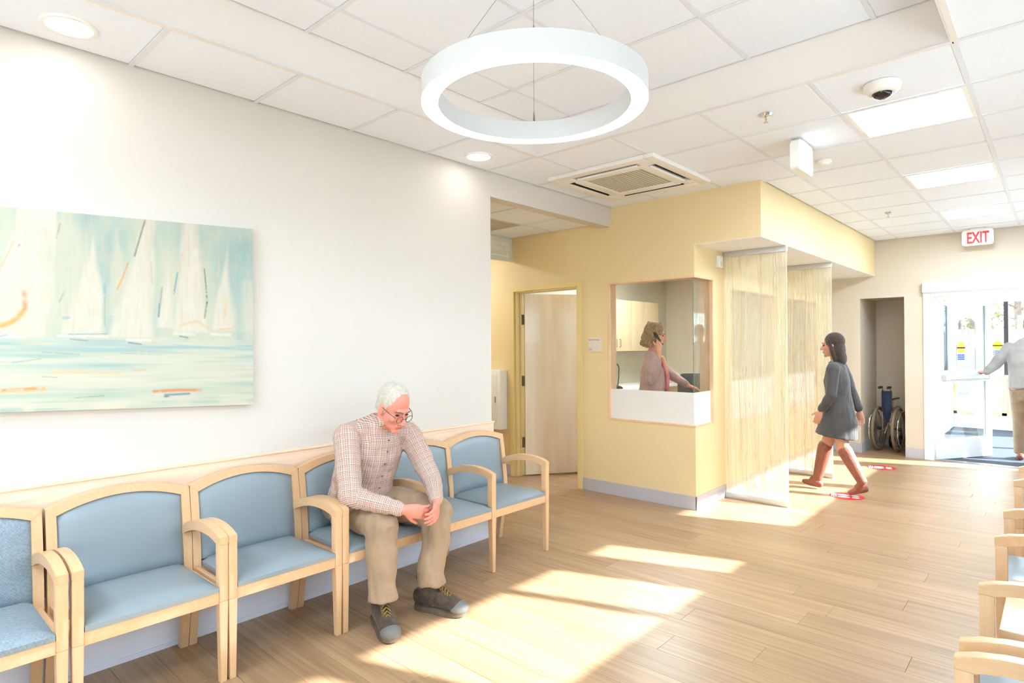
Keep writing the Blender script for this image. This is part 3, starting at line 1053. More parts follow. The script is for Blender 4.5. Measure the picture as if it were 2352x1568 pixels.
    stroke([(1240, 1240), (1676, 1230)], 36, (206, 218, 196), .7); stroke([(-200, 1330), (100, 1335)], 24, (170, 205, 205), .8)
    stroke([(1630, 40), (1676, 200)], 30, (200, 212, 190), .6)
    img = img * (1 + .10 * (vst[..., None] - .5) * np.clip((870 - v) / 60, 0, 1)[..., None] + .08 * (hst[..., None] - .5) * np.clip((v - 840) / 40, 0, 1)[..., None])
    return np.clip(img * np.array([.70, .66, .60]), 0, 1)

PX0, PX1 = -0.32, 1.497
def ptop(x): return 2.081 + (x - 0.432) * (2.133 - 2.081) / 1.065
def pbot(x): return 1.221 + (x - 0.432) * (1.172 - 1.221) / 1.060
nx, ny = 520, 240
uu0 = (PX0 - 0.432) / 1.065 * 1676
img = paint_canvas(nx, ny, uu0, 1676)
xg = np.linspace(PX0, PX1, nx)
co = np.zeros((ny, nx, 3))
co[..., 0] = xg[None, :]
co[..., 1] = YL - 0.0355
tt = np.linspace(0, 1, ny)[:, None]
co[..., 2] = ptop(xg)[None, :] * (1 - tt) + pbot(xg)[None, :] * tt
idx = np.arange(nx * ny).reshape(ny, nx)
faces = np.stack([idx[:-1, :-1], idx[1:, :-1], idx[1:, 1:], idx[:-1, 1:]], -1).reshape(-1, 4)
pt = thing('wall_painting', 'unframed abstract canvas of white sailboats on pale blue water', 'painting', ((PX0 + PX1) / 2, YL - 0.02, 1.17))
me = bpy.data.meshes.new('canvas')
me.from_pydata((co.reshape(-1, 3) - np.array(ORIGIN[pt.name])).tolist(), [], faces.tolist())
ca = me.color_attributes.new('paint', 'FLOAT_COLOR', 'POINT')
ca.data.foreach_set('color', np.concatenate([img.reshape(-1, 3), np.ones((nx * ny, 1))], 1).ravel().astype(np.float32))
mp_, nt_, p_ = new_mat('painted_canvas')
at = nt_.nodes.new('ShaderNodeAttribute'); at.attribute_name = 'paint'
link(nt_, at.outputs['Color'], p_.inputs['Base Color'])
p_.inputs['Roughness'].default_value = 0.6
bump(nt_, p_, noise(nt_, coords(nt_), 300, 2), 0.15, 0.002)
me.materials.append(mp_)
o = bpy.data.objects.new('canvas', me); COL.objects.link(o); o.parent = pt
b = B()
hexa(b, [(PX0, YL - .035, pbot(PX0)), (PX1, YL - .035, pbot(PX1)), (PX1, YL, pbot(PX1)), (PX0, YL, pbot(PX0))],
     [(PX0, YL - .035, ptop(PX0)), (PX1, YL - .035, ptop(PX1)), (PX1, YL, ptop(PX1)), (PX0, YL, ptop(PX0))], .001)
add('stretcher', b, plain('canvas_edge', srgb(226, 222, 206), 0.7), pt)

# ------------------------------------------------------------------ ceiling fixtures
def ring_bm(R1, R0, z0, z1, c, n=96):
    b = B()
    lathe(b, [(R0, z0), (R1, z0), (R1, z1), (R0, z1), (R0, z0)], (c[0], c[1], 0), n)
    bmesh.ops.remove_doubles(b, verts=b.verts[:], dist=1e-6)
    return b
RC = V((1.872, 1.572)); RR, RI, RZ = 0.452, 0.386, 2.452
t = thing('ring_pendant', 'large white ring pendant lamp hanging in the ceiling coffer', 'pendant lamp', (RC.x, RC.y, RZ))
b = B()
lathe(b, [(RI + .003, RZ + .006), (RI, RZ), (RI, RZ + .085), (RR, RZ + .085), (RR, RZ), (RR - .003, RZ + .006)], (RC.x, RC.y, 0), 128)
add('housing', b, M['ringwhite'], t)
add('diffuser', ring_bm(RR - .003, RI + .003, RZ + .004, RZ + .012, RC, 128), M['ring_lamp'], t)
cdir = V((0.765, 0.643)); cside = V((0.643, -0.765))
for d in (cdir, -cdir, cside, -cside):
    a = RC + d * ((RR + RI) / 2)
    top = RC + d * 0.035
    b = B(); tube(b, [(a.x, a.y, RZ + .085), (top.x, top.y, 3.045)], 0.0011, 6); add('wire', b, M['steel'], t)
    dirv = (V((top.x, top.y, 3.045)) - V((a.x, a.y, RZ + .085))).normalized()
    p0 = V((a.x, a.y, RZ + .08)); p1 = p0 + dirv * .06
    b = B(); loft(b, [tuple(p0) + (.004,), tuple(p0 + dirv * .03) + (.0045,), tuple(p1) + (.0025,)], (1, 0, 0), 8); add('wire_grip', b, M['steel'], t)
b = B(); lathe(b, [(0, 3.03), (.06, 3.03), (.065, 3.036), (.065, 3.06), (0, 3.06)], (RC.x, RC.y, 0), 32); add('canopy', b, M['plastic'], t)

def downlight(x, y, label):
    t = thing('downlight', label, 'downlight', (x, y, ZC - .006), 'round recessed downlights over the chair row')
    b = B(); lathe(b, [(.082, ZC - .002), (.084, ZC - .006), (.098, ZC - .005), (.102, ZC + .002), (.102, ZC + .004), (.082, ZC + .004), (.082, ZC - .002)], (x, y, 0), 40)
    add('trim_ring', b, M['plastic'], t)
    b = B(); lathe(b, [(0, ZC - .001), (.0815, ZC - .001), (.0815, ZC + .003), (0, ZC + .003)], (x, y, 0), 40)
    add('lens', b, M['spot_lamp'], t)
downlight(0.634, 3.089, 'round downlight in the ceiling above the painting')
downlight(3.058, 3.09, 'round downlight above the last blue bench seat near the corridor')
downlight(-1.79, 3.089, 'added unseen fill downlight behind the camera near the back wall')  # out-of-view lamp added to the row for more light

labs = {3: 'largest square ceiling lamp, beside the black dome camera', 5: 'middle one of three square ceiling lamps toward the exit', 7: 'smallest square ceiling lamp, just before the exit sign'}
for x0, x1, y0, y1 in lamp_cells:
    lab = labs.get(int(x0), 'square ceiling lamp behind the camera') if x0 > 0 else ('added square fill lamp behind the camera near the windows' if y0 < 1 else 'added square fill lamp behind the camera near the long wall')  # lamps behind the camera are added as unseen fill
    t = thing('panel_light', lab, 'ceiling light', ((x0 + x1) / 2, (y0 + y1) / 2, ZC), 'square recessed ceiling lamps')
    b = B(); box(b, (x0 + .034, y0 + .034, ZC + .002), (x1 - .034, y1 - .034, ZC + .008)); add('diffuser', b, M['panel_lamp'], t)
    b = B()
    for lo, hi in (((x0 + .012, y0 + .012), (x1 - .012, y0 + .034)), ((x0 + .012, y1 - .034), (x1 - .012, y1 - .012)), ((x0 + .012, y0 + .034), (x0 + .034, y1 - .034)), ((x1 - .034, y0 + .034), (x1 - .012, y1 - .034))):
        box(b, lo + (ZC,), hi + (ZC + .02,))
    add('frame', b, M['plastic'], t)

# cassette air conditioner
AX, AYc, AH = 4.305, 2.60, 0.475
t = thing('ceiling_air_conditioner', 'square cream cassette air conditioner with dark slots in the ceiling', 'air conditioner', (AX, AYc, ZC - .03))
zb, zt = ZC - .030, ZC + .002
def ringrect(b, o, i, z0, z1, bev=.004):
    box(b, (AX - o, AYc - o, z0), (AX + o, AYc - i, z1), bev); box(b, (AX - o, AYc + i, z0), (AX + o, AYc + o, z1), bev)
    box(b, (AX - o, AYc - i, z0), (AX - i, AYc + i, z1), bev); box(b, (AX + i, AYc - i, z0), (AX + o, AYc + i, z1), bev)
b = B(); ringrect(b, AH, .395, zb, zt); 
for sx in (-1, 1):
    for sy in (-1, 1):
        x0, x1 = sorted((AX + sx * .295, AX + sx * .40)); y0, y1 = sorted((AYc + sy * .295, AYc + sy * .40))
        box(b, (x0, y0, zb), (x1, y1, zt), .003)
add('frame', b, M['cream'], t)
b = B(); ringrect(b, .335, .255, zb - .001, zt); add('inner_panel', b, M['cream'], t)
b = B(); box(b, (AX - .40, AYc - .40, ZC - .001), (AX + .40, AYc + .40, ZC + .003)); add('duct_shade', b, M['dark'], t)  # dark sheet painting the shade up inside the duct
for k in range(17):
    y = AYc - .248 + k * .031
    b = B(); box(b, (AX - .255, y - .011, zb + .004), (AX + .255, y + .011, zb + .009)); add('grille_slat', b, M['greige'], t)
for ang in range(4):
    q = Matrix.Translation((AX, AYc, 0)) @ Matrix.Rotation(ang * PI / 2, 4, 'Z')
    b = B()
    hexa(b, [(-.275, .338, zb - .004), (.275, .338, zb - .004), (.275, .352, zb + .004), (-.275, .352, zb + .004)], [(-.275, .337, zb), (.275, .337, zb), (.275, .351, zb + .008), (-.275, .351, zb + .008)])
    bmesh.ops.transform(b, matrix=q, verts=b.verts[:])
    add('air_vane', b, M['plastic'], t)
    b = B(); box(b, (-.285, .386, zb + .003), (.285, .3945, ZC - .001))  # dark strip painting the shade on the slot's inner wall
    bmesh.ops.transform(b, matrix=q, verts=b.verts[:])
    add('slot_shade', b, M['dark'], t)

# dome camera
t = thing('dome_camera', 'cream ceiling dome camera with a dark lens bubble', 'security camera', (3.655, .685, ZC - .06))
b = B(); lathe(b, [(0, ZC + .001), (.086, ZC + .001), (.088, ZC - .012), (.082, ZC - .034), (.066, ZC - .048), (.050, ZC - .050), (0, ZC - .046)], (3.655, .685, 0), 40); add('housing', b, M['cream'], t)
b = B(); lathe(b, [(.048, ZC - .046), (.047, ZC - .056), (.038, ZC - .068), (.022, ZC - .075), (0, ZC - .077)], (3.655, .685, 0), 32); add('lens_bubble', b, plain('smoked_bubble', srgb(40, 36, 34), 0.08), t)

def sprinkler(x, y, label):
    t = thing('fire_sprinkler', label, 'sprinkler', (x, y, ZC - .05), 'chrome pendent fire sprinklers')
    b = B(); lathe(b, [(.008, ZC - .012), (.03, ZC - .010), (.038, ZC + .002), (.008, ZC + .002)], (x, y, 0), 28); add('escutcheon', b, M['chrome'], t)
    b = B(); tube(b, [(x, y, ZC), (x, y, ZC - .022)], .006); tube(b, [(x - .009, y, ZC - .02), (x - .009, y, ZC - .042)], .002, 6); tube(b, [(x + .009, y, ZC - .02), (x + .009, y, ZC - .042)], .002, 6); add('frame_arms', b, M['chrome'], t)
    b = B(); tube(b, [(x, y, ZC - .02), (x, y, ZC - .045)], .0022, 8); add('glass_bulb', b, M['red'], t)
    b = B(); lathe(b, [(0, ZC - .044), (.014, ZC - .044), (.014, ZC - .0465), (0, ZC - .0465)], (x, y, 0), 16); add('deflector', b, M['chrome'], t)
sprinkler(3.668, 1.286, 'chrome fire sprinkler in the ceiling beside the ring lamp coffer')
sprinkler(7.31, 1.327, 'tiny chrome fire sprinkler in the far ceiling before the exit')
t = thing('smoke_detector', 'small round white smoke detector on the ceiling behind the blank sign', 'smoke detector', (4.9, 1.30, ZC - .035))
b = B(); lathe(b, [(0, ZC + .002), (.055, ZC + .002), (.055, ZC - .012), (.045, ZC - .02), (0, ZC - .02)], (4.9, 1.30, 0), 32); add('base', b, M['plastic'], t)
b = B(); lathe(b, [(.04, ZC - .019), (.038, ZC - .03), (.02, ZC - .036), (0, ZC - .036)], (4.9, 1.30, 0), 32); add('sensor_cap', b, M['plastic'], t)

def rounded(w, h, r, n=5):
    pts = []
    for cx, cy, a0 in ((w / 2 - r, h / 2 - r, 0), (-w / 2 + r, h / 2 - r, 90), (-w / 2 + r, -h / 2 + r, 180), (w / 2 - r, -h / 2 + r, 270)):
        for k in range(n + 1):
            a = math.radians(a0 + 90 * k / n)
            pts.append((cx + r * math.cos(a), cy + r * math.sin(a)))
    return pts
# edge-on ceiling sign (blank back)
t = thing('ceiling_sign', 'blank white sign box hanging edge-on from the ceiling', 'sign', (4.33, 1.29, 2.63))
b = B(); prism(b, [(4.345 + x, 2.735 + z) for x, z in rounded(.30, .20, .03)], 1, 1.262, 1.318, .004); add('sign_box', b, M['plastic'], t)
b = B(); box(b, (4.28, 1.265, 2.83), (4.41, 1.315, 2.846), .003); add('ceiling_mount', b, M['plastic'], t)
# EXIT sign facing the room
ex, ey, ez = 9.03, .728, 2.735
t = thing('exit_sign', 'white exit sign with red EXIT letters hanging at the entrance wall', 'sign', (ex, ey, ez - .1))
b = B(); prism(b, [(ey + y, ez + z) for y, z in rounded(.30, .185, .03)], 0, ex, ex + .045, .004); add('sign_box', b, M['plastic'], t)
b = B(); box(b, (ex + .005, ey - .065, ez + .09), (ex + .04, ey + .065, 2.846), .003); add('ceiling_mount', b, M['plastic'], t)
b = text_bm('EXIT', .185, (ex - .002, ey + .104, ez - .066), (0, -1, 0), (0, 0, 1), .004, 'LEFT', .0042, .56)
add('lettering', b, M['exitred'], t, label='red EXIT lettering', smooth=False)

# ------------------------------------------------------------------ reception corner window
t = struct('window_30', boxes([((XY - .004, YS - .004, .741), (XY + T + .01, 3.351, .757)), ((XY + T + .01, YS - .004, .741), (5.505, YS + T + .01, .757))], .0015), M['trimwood'], label='pink-maple trimmed corner window of the reception office')
for nm, lo, hi in (('head_trim', (XY - .004, YS - .004, 2.086), (XY + T + .01, 3.351, 2.0995)), ('head_trim', (XY + T + .01, YS - .004, 2.086), (5.505, YS + T + .01, 2.0995)),
                   ('jamb', (XY - .004, 3.334, .757), (XY + T + .01, 3.3505, 2.086)), ('jamb', (5.484, YS - .004, .757), (5.5045, YS + T + .01, 2.086))):
    struct(nm, boxes([(lo, hi)], .0015), M['trimwood'], t)
gx, gy = XY + .035, YS + .030
struct('glass_front', boxes([((gx, gy, .757), (gx + .008, 3.334, 2.086))]), M['glassgreen'], t)
struct('glass_return', boxes([((gx + .008, gy, .757), (5.484, gy + .008, 2.086))]), M['glassgreen'], t)
struct('glass_edge', boxes([((gx - .001, gy - .001, .757), (gx + .003, gy + .003, 2.086))]), plain('green_glass_edge', srgb(96, 116, 104), 0.2), t)
struct('white_panel', boxes([((gx - .006, gy - .006, .757), (gx - .001, 3.334, 1.047)), ((gx - .001, gy - .006, .757), (5.484, gy - .001, 1.047))]), M['panelwhite'], t)
for i, (a, c) in enumerate((W1, W2)):
    w = struct('window_%d' % (31 + i), boxes([((a + .0005, YS - .004, WZ[0] + .0005), (c - .0005, YS + T + .01, WZ[0] + .02))], .0015), M['trimwood'],
               label='check-in window behind the %s reed screen' % ('near', 'far')[i])
    for nm, lo, hi in (('head_trim', (a + .0005, YS - .004, WZ[1] - .02), (c - .0005, YS + T + .01, WZ[1] - .0005)), ('jamb', (a + .0005, YS - .004, WZ[0] + .02), (a + .02, YS + T + .01, WZ[1] - .02)), ('jamb', (c - .02, YS - .004, WZ[0] + .02), (c - .0005, YS + T + .01, WZ[1] - .02))):
        struct(nm, boxes([(lo, hi)], .0015), M['trimwood'], w)
    struct('pane', boxes([((a + .02, YS + .03, WZ[0] + .02), (c - .02, YS + .038, WZ[1] - .02))]), M['glassgreen'], w)
    struct('white_panel', boxes([((a + .02, YS + .024, WZ[0] + .02), (c - .02, YS + .029, 1.11))]), M['panelwhite'], w)

# reception door
t = struct('door_1', boxes([
    ((XY - .02, 3.66, 0), (XY, 3.715, 2.145)), ((XY - .02, 4.60, 0), (XY, 4.655, 2.145)), ((XY - .02, 3.715, 2.09), (XY, 4.60, 2.145)),
    ((XY, 3.705, 0), (XY + T + .02, 3.735, 2.105)), ((XY, 4.57, 0), (XY + T + .02, 4.60, 2.105)), ((XY, 3.735, 2.075), (XY + T + .02, 4.57, 2.105)),
    ((XY + .05, 3.735, 0), (XY + .066, 3.75, 2.075)), ((XY + .05, 4.555, 0), (XY + .066, 4.57, 2.075)),
], .0015), M['yframe'], label='open maple door in a yellow frame beside the reception window')
ang = math.radians(55)
hp = V((XY + .105, 4.562, 0))
du = V((math.sin(ang), -math.cos(ang), 0)); dn = V((du.y, -du.x, 0))
def leafbox(b, u0, u1, n0, n1, z0, z1, h=hp, d=du, n=dn):
    hexa(b, [h + d * u0 + n * n0 + V((0, 0, z0)), h + d * u1 + n * n0 + V((0, 0, z0)), h + d * u1 + n * n1 + V((0, 0, z0)), h + d * u0 + n * n1 + V((0, 0, z0))],
         [h + d * u0 + n * n0 + V((0, 0, z1)), h + d * u1 + n * n0 + V((0, 0, z1)), h + d * u1 + n * n1 + V((0, 0, z1)), h + d * u0 + n * n1 + V((0, 0, z1))])
b = B(); leafbox(b, 0.008, .83, 0, .044, .012, 2.068); struct('door_leaf', b, M['doorwood'], t)
for z in (.32, 1.02, 1.72):
    b = B(); box(b, (XY + .068, 4.553, z), (XY + .108, 4.572, z + .115), .002); tube(b, [(XY + .108, 4.556, z), (XY + .108, 4.556, z + .115)], .008); struct('hinge', b, M['steel'], t, smooth=True)
b = B(); leafbox(b, .75, .77, .044, .074, 1.0, 1.02); leafbox(b, .66, .77, .074, .09, .995, 1.015); struct('lever_handle', b, M['steel'], t)

# room plaque
t = thing('room_plaque', 'small square pale plaque reading RECEPTION on the yellow wall', 'sign', (XY, 3.503, 1.413))
b = B(); box(b, (XY - .008, 3.424, 1.413), (XY, 3.582, 1.558), .002); add('plate', b, plain('pale_plaque', srgb(226, 214, 202), .5), t)
add('lettering', text_bm('RECEPTION', .024, (XY - .0085, 3.574, 1.527), (0, -1, 0), (0, 0, 1), .002), M['greytext'], t, smooth=False)
add('room_number', text_bm('102', .024, (XY - .0085, 3.574, 1.432), (0, -1, 0), (0, 0, 1), .002), M['greytext'], t, smooth=False)

# corridor sign and white wall cabinet
t = thing('corridor_sign', 'sage green corridor sign with white arrow, partly hidden by the wall', 'sign', (4.75, 4.63, 2.43))
b = B(); box(b, (4.42, 4.622, 2.432), (5.10, 4.638, 2.696), .002); add('plate', b, M['signgrey'], t)
b = text_bm('ALL PATIENTS', .062, (5.055, 4.6215, 2.60), (1, 0, 0), (0, 0, 1), .002, 'RIGHT', .0012, .85); add('lettering', b, M['letter'], t, smooth=False)
b = text_bm('MUST CHECK OUT', .052, (5.055, 4.6215, 2.548), (1, 0, 0), (0, 0, 1), .002, 'RIGHT', .0008, .85); add('lettering', b, M['letter'], t, smooth=False)
b = B(); box(b, (4.50, 4.6195, 2.482), (5.03, 4.622, 2.494)); 
hexa(b, [(5.0, 4.6195, 2.462), (5.01, 4.6195, 2.458), (5.05, 4.6195, 2.488), (5.036, 4.6195, 2.488)], [(5.0, 4.622, 2.462), (5.01, 4.622, 2.458), (5.05, 4.622, 2.488), (5.036, 4.622, 2.488)])
hexa(b, [(5.0, 4.6195, 2.514), (5.01, 4.6195, 2.518), (5.05, 4.6195, 2.488), (5.036, 4.6195, 2.488)], [(5.0, 4.622, 2.514), (5.01, 4.622, 2.518), (5.05, 4.622, 2.488), (5.036, 4.622, 2.488)])
add('arrow', b, M['letter'], t, smooth=False)
t = thing('wall_cabinet', 'white box cabinet on the corridor wall beside the door', 'cabinet', (XY, 4.88, .52))
b = B(); box(b, (XY - .115, 4.725, .525), (XY, 5.12, 1.20), .004); add('body', b, M['plastic'], t)
b = B(); box(b, (XY - .121, 4.775, .575), (XY - .114, 5.07, 1.15), .002); add('front_panel', b, M['cream'], t)
b = B(); box(b, (XY - .130, 4.79, .83), (XY - .120, 4.80, .90), .002); add('latch', b, M['steel'], t)
# corridor air vent
t = thing('air_vent', 'grey square air vent in the corridor ceiling', 'air vent', (4.305, 4.335, ZR))
b = B()
for k in range(14):
    y = 4.05 + k * .0425
    box(b, (4.015, y, ZR + .002), (4.595, y + .03, ZR + .006))
add('louvre', b, M['greige'], t)
b = B(); box(b, (4.012, 4.042, ZR + .006), (4.598, 4.628, ZR + .012)); add('backing', b, M['dark'], t)

# ------------------------------------------------------------------ reed screens
reed_m, nt_, p_ = new_mat('dried_reed')
at = nt_.nodes.new('ShaderNodeAttribute'); at.attribute_name = 'tone'
link(nt_, ramp(nt_, at.outputs['Fac'], [(0.0, srgb(186, 162, 118)), (0.3, srgb(232, 220, 190)), (0.6, srgb(214, 202, 134)), (0.85, srgb(242, 234, 214))]), p_.inputs['Base Color'])
p_.inputs['Roughness'].default_value = 0.7
def screen(X, y0, y1, label, seed, nreed):
    rr = random.Random(seed)
    t = thing('reed_screen', label, 'privacy screen', (X, (y0 + y1) / 2, 0), 'translucent reed privacy screens')
    z0, z1 = .048, 2.335
    b = B(); box(b, (X - .008, y0, z0), (X + .008, y1, z1)); add('resin_panel', b, M['resin'], t, smooth=False)
    b = B(); box(b, (X - .022, y0 - .004, 0), (X + .022, y1 + .004, .052), .003); add('base_rail', b, M['alugrey'], t)
    b = B(); box(b, (X - .022, y0 - .004, 2.325), (X + .022, y1 + .004, 2.377), .003); add('top_rail', b, M['alugrey'], t)
    verts, fcs, tone = [], [], []
    for k in range(nreed):
        y = y0 + (y1 - y0) * (k + rr.random()) / nreed
        x = X + rr.choice((-1, 1)) * rr.uniform(.0085, .0105)
        full = rr.random() < .45
        a = z0 if full else rr.uniform(z0, 1.6)
        c = z1 if full or rr.random() < .2 else min(z1, a + rr.uniform(.5, 1.4))
        r = rr.uniform(.0008, .0022); tn = rr.random()
        dr = rr.uniform(-.05, .05); w1, w2, ph = rr.uniform(0, .010), rr.uniform(2, 6), rr.uniform(0, 6)
        ns = 9
        base = len(verts)
        for s in range(ns + 1):
            f = s / ns
            z = a + (c - a) * f
            yy = min(max(y + dr * (f - .5) * (c - a) * .6 + w1 * math.sin(ph + w2 * z), y0 + r), y1 - r)
            rad = r * (1 - .35 * f)
            for q in range(4):
                an = PI / 2 * q
                verts.append((x + .0012 * math.cos(an), yy + rad * math.sin(an), z)); tone.append(tn)
        for s in range(ns):
            for q in range(4):
                i0 = base + s * 4 + q; i1 = base + s * 4 + (q + 1) % 4
                fcs.append((i0, i1, i1 + 4, i0 + 4))
    me = bpy.data.meshes.new('reeds')
    org = ORIGIN[t.name]
    me.from_pydata([(v[0] - org.x, v[1] - org.y, v[2] - org.z) for v in verts], [], fcs)
    ta = me.attributes.new('tone', 'FLOAT', 'POINT'); ta.data.foreach_set('value', tone)
    me.materials.append(reed_m)
    o = bpy.data.objects.new('reeds', me); COL.objects.link(o); o.parent = t; o['kind'] = 'stuff'
screen(5.75, 1.843, 2.420, 'nearer translucent reed screen standing beside the reception window', 3, 115)
screen(7.31, 1.873, 2.415, 'farther translucent reed screen beside the walking woman', 4, 115)
t = thing('motion_sensor', 'small white sensor box above the nearer reed screen', 'sensor', (5.70, YS - .02, 2.2))
b = B(); box(b, (5.575, YS - .03, 2.215), (5.665, YS, 2.325), .004); add('housing', b, M['plastic'], t)
b = B(); box(b, (5.60, YS - .034, 2.23), (5.64, YS - .029, 2.27), .002); add('sensor_window', b, M['signgrey'], t)

# ------------------------------------------------------------------ floor decals
def decal(c, label, rot):
    t = thing('floor_decal', label, 'floor decal', (c[0], c[1], 0), 'red footprint floor decals')
    q = Matrix.Translation((c[0], c[1], 0)) @ Matrix.Rotation(rot, 4, 'Z')
    b = B(); lathe(b, [(0, .0002), (.152, .0002), (.152, .0009), (0, .0009)], (0, 0, 0), 48); bmesh.ops.transform(b, matrix=q, verts=b.verts[:]); add('disc', b, M['red'], t, smooth=False)
    for s in (-1, 1):
        b = B()
        prism(b, [(s * .042 + x * .032, .026 + y * .054) for x, y in [(math.cos(a), math.sin(a)) for a in [2 * PI * k / 20 for k in range(20)]]], 2, .0009, .0014)
        bmesh.ops.transform(b, matrix=q, verts=b.verts[:]); add('sole_print', b, M['decalwhite'], t, smooth=False)
        b = B()
        prism(b, [(s * .038 + x * .026, -.074 + y * .034) for x, y in [(math.cos(a), math.sin(a)) for a in [2 * PI * k / 20 for k in range(20)]]], 2, .0009, .0014)
        bmesh.ops.transform(b, matrix=q, verts=b.verts[:]); add('heel_print', b, M['decalwhite'], t, smooth=False)
    for k, w in enumerate((.07, .085, .06)):
        b = B(); box(b, (-w, .088 + k * .0175, .0009), (w, .099 + k * .0175, .0014)); bmesh.ops.transform(b, matrix=q, verts=b.verts[:])
        add('print_line', b, M['decalwhite'], t, smooth=False)
decal((6.535, 1.555), 'red footprint floor decal beside the brown boots of the walking woman', 0.25)
decal((8.30, 1.60), 'red footprint floor decal in front of the wheelchair alcove', 0.25)

# ------------------------------------------------------------------ wheelchair in the alcove
t = thing('wheelchair', 'folded wheelchair with navy backrest in the alcove', 'wheelchair', (9.72, 1.77, 0))
fw = V((math.cos(-.09), math.sin(-.09), 0)); sd = V((-fw.y, fw.x, 0))
def wp(f, s, z):
    return V((9.62, 1.765, 0)) + fw * f + sd * s + V((0, 0, z))
for s in (.125, -.115):
    c = wp(.02, s, .305)
    b = B(); torus(b, c, .283, .019, sd, 48, 10); wh = add('wheel', b, M['rubber'], t)
    b = B(); torus(b, c, .262, .008, sd, 40, 8); add('rim', b, M['steel'], wh)
    b = B(); torus(b, c + sd * (.05 if s > 0 else -.05), .252, .008, sd, 40, 8); add('push_rim', b, M['chrome'], wh)
    b = B(); tube(b, [c - sd * .03, c + sd * .03], .022, 12); add('hub', b, M['black'], wh)
    for k in range(14):
        a = 2 * PI * k / 14
        b = B(); tube(b, [c, c + (fw * math.cos(a) + V((0, 0, math.sin(a)))) * .262], .0018, 5); add('spoke', b, M['steel'], wh)
for s in (.055, -.05):
    b = B(); tube(b, [wp(-.05, s, .30), wp(-.05, s, .83), wp(-.07, s, .875), wp(-.13, s, .885)], .011); add('back_post', b, M['chrome'], t)
    b = B(); loft(b, [tuple(wp(-.09, s, .882)) + (.017,), tuple(wp(-.19, s, .880)) + (.019,)], (0, 0, 1), 12); add('push_handle', b, M['black'], t)
    b = B(); tube(b, [wp(-.05, s, .60), wp(.30, s, .60), wp(.36, s, .56), wp(.36, s, .30), wp(.44, s, .14)], .010); add('side_frame', b, M['chrome'], t)
    b = B(); tube(b, [wp(-.05, s, .30), wp(.36, s, .30)], .010); add('lower_frame', b, M['chrome'], t)
    b = B(); loft(b, [tuple(wp(.0, s, .715)) + (.022, .012), tuple(wp(.26, s, .715)) + (.022, .012)], tuple(sd), 10); add('arm_pad', b, M['black'], t)
    b = B(); tube(b, [wp(.03, s, .60), wp(.03, s, .71)], .008); tube(b, [wp(.22, s, .60), wp(.22, s, .71)], .008); add('arm_post', b, M['chrome'], t)
    b = B(); torus(b, wp(.34, s, .10), .078, .02, sd, 28, 8); add('caster', b, M['black'], t)
    b = B(); tube(b, [wp(.34, s, .10), wp(.34, s, .30)], .009); add('caster_fork', b, M['chrome'], t)
b = B(); tube(b, [wp(.02, .055, .24), wp(.06, -.05, .56)], .009); tube(b, [wp(.02, -.05, .24), wp(.06, .055, .56)], .009); add('cross_brace', b, M['chrome'], t)
b = B()
P_ = lambda s, z, f=-.066: wp(f, s, z)
n_ = 10
fr_, bk_ = [], []
for j in range(n_ + 1):
    z = .40 + .43 * j / n_
    wl = .062 - .035 * max(0, (.60 - z) / .2)
    row, rb = [], []
    for i in range(7):
        u = -1 + 2 * i / 6
        s = .0025 + u * wl
        row.append(b.verts.new(P_(s, z, -.066 - .05 * (1 - abs(u)))))
        rb.append(b.verts.new(P_(s, z, -.060 - .05 * (1 - abs(u)))))
    fr_.append(row); bk_.append(rb)
for j in range(n_):
    for i in range(6):
        b.faces.new((fr_[j][i], fr_[j][i + 1], fr_[j + 1][i + 1], fr_[j + 1][i])); b.faces.new((bk_[j][i], bk_[j + 1][i], bk_[j + 1][i + 1], bk_[j][i + 1]))
for i in range(6):
    b.faces.new((fr_[0][i], bk_[0][i], bk_[0][i + 1], fr_[0][i + 1])); b.faces.new((fr_[n_][i], fr_[n_][i + 1], bk_[n_][i + 1], bk_[n_][i]))
for j in range(n_):
    b.faces.new((fr_[j][0], fr_[j + 1][0], bk_[j + 1][0], bk_[j][0])); b.faces.new((fr_[j][6], bk_[j][6], bk_[j + 1][6], fr_[j + 1][6]))
add('backrest', b, M['navy'], t)

# ------------------------------------------------------------------ entrance door
t = struct('door_2', boxes([
    ((XE - .03, 1.20, 0), (XE + T + .02, 1.30, 2.12)), ((XE - .02, -.62, 0), (XE + T + .02, -.52, 2.12)),
    ((XE - .02, -.52, 2.07), (XE + T + .02, 1.20, 2.13)),
], .003), M['alu'], label='white aluminium entrance door frame with header, door held open')
struct('header_box', boxes([((XE - .09, -.62, 2.12), (XE, 1.302, 2.258))], .006), M['plastic'], t)
struct('threshold', boxes([((XE - .005, -.52, -.002), (XE + T, 1.20, .006))], .001), M['steel'], t)
ang = math.radians(58)
h2 = V((XE + .07, 1.192, 0)); e_u = V((math.sin(ang), -math.cos(ang), 0)); e_n = V((e_u.y, -e_u.x, 0))
LW = .90
def lb(b, u0, u1, n0, n1, z0, z1):
    leafbox(b, u0, u1, n0, n1, z0, z1, h2, e_u, e_n)
b = B(); lb(b, 0, .09, 0, .045, .01, 2.06); lb(b, LW - .09, LW, 0, .045, .01, 2.06); lb(b, .09, LW - .09, 0, .045, 1.96, 2.06); lb(b, .09, LW - .09, 0, .045, .01, .26); lb(b, .09, LW - .09, 0, .045, .985, 1.13)
leaf = struct('door_leaf', b, M['alu'], t)
b = B(); lb(b, .09, LW - .09, .018, .026, 1.13, 1.96); lb(b, .09, LW - .09, .018, .026, .26, .985); struct('pane', b, M['glass'], leaf)
b = B(); lb(b, .06, LW - .06, .075, .10, 1.02, 1.065); lb(b, .05, .12, .045, .105, 1.01, 1.075); lb(b, LW - .12, LW - .05, .045, .105, 1.01, 1.075); struct('push_bar', b, M['alugrey'], leaf)
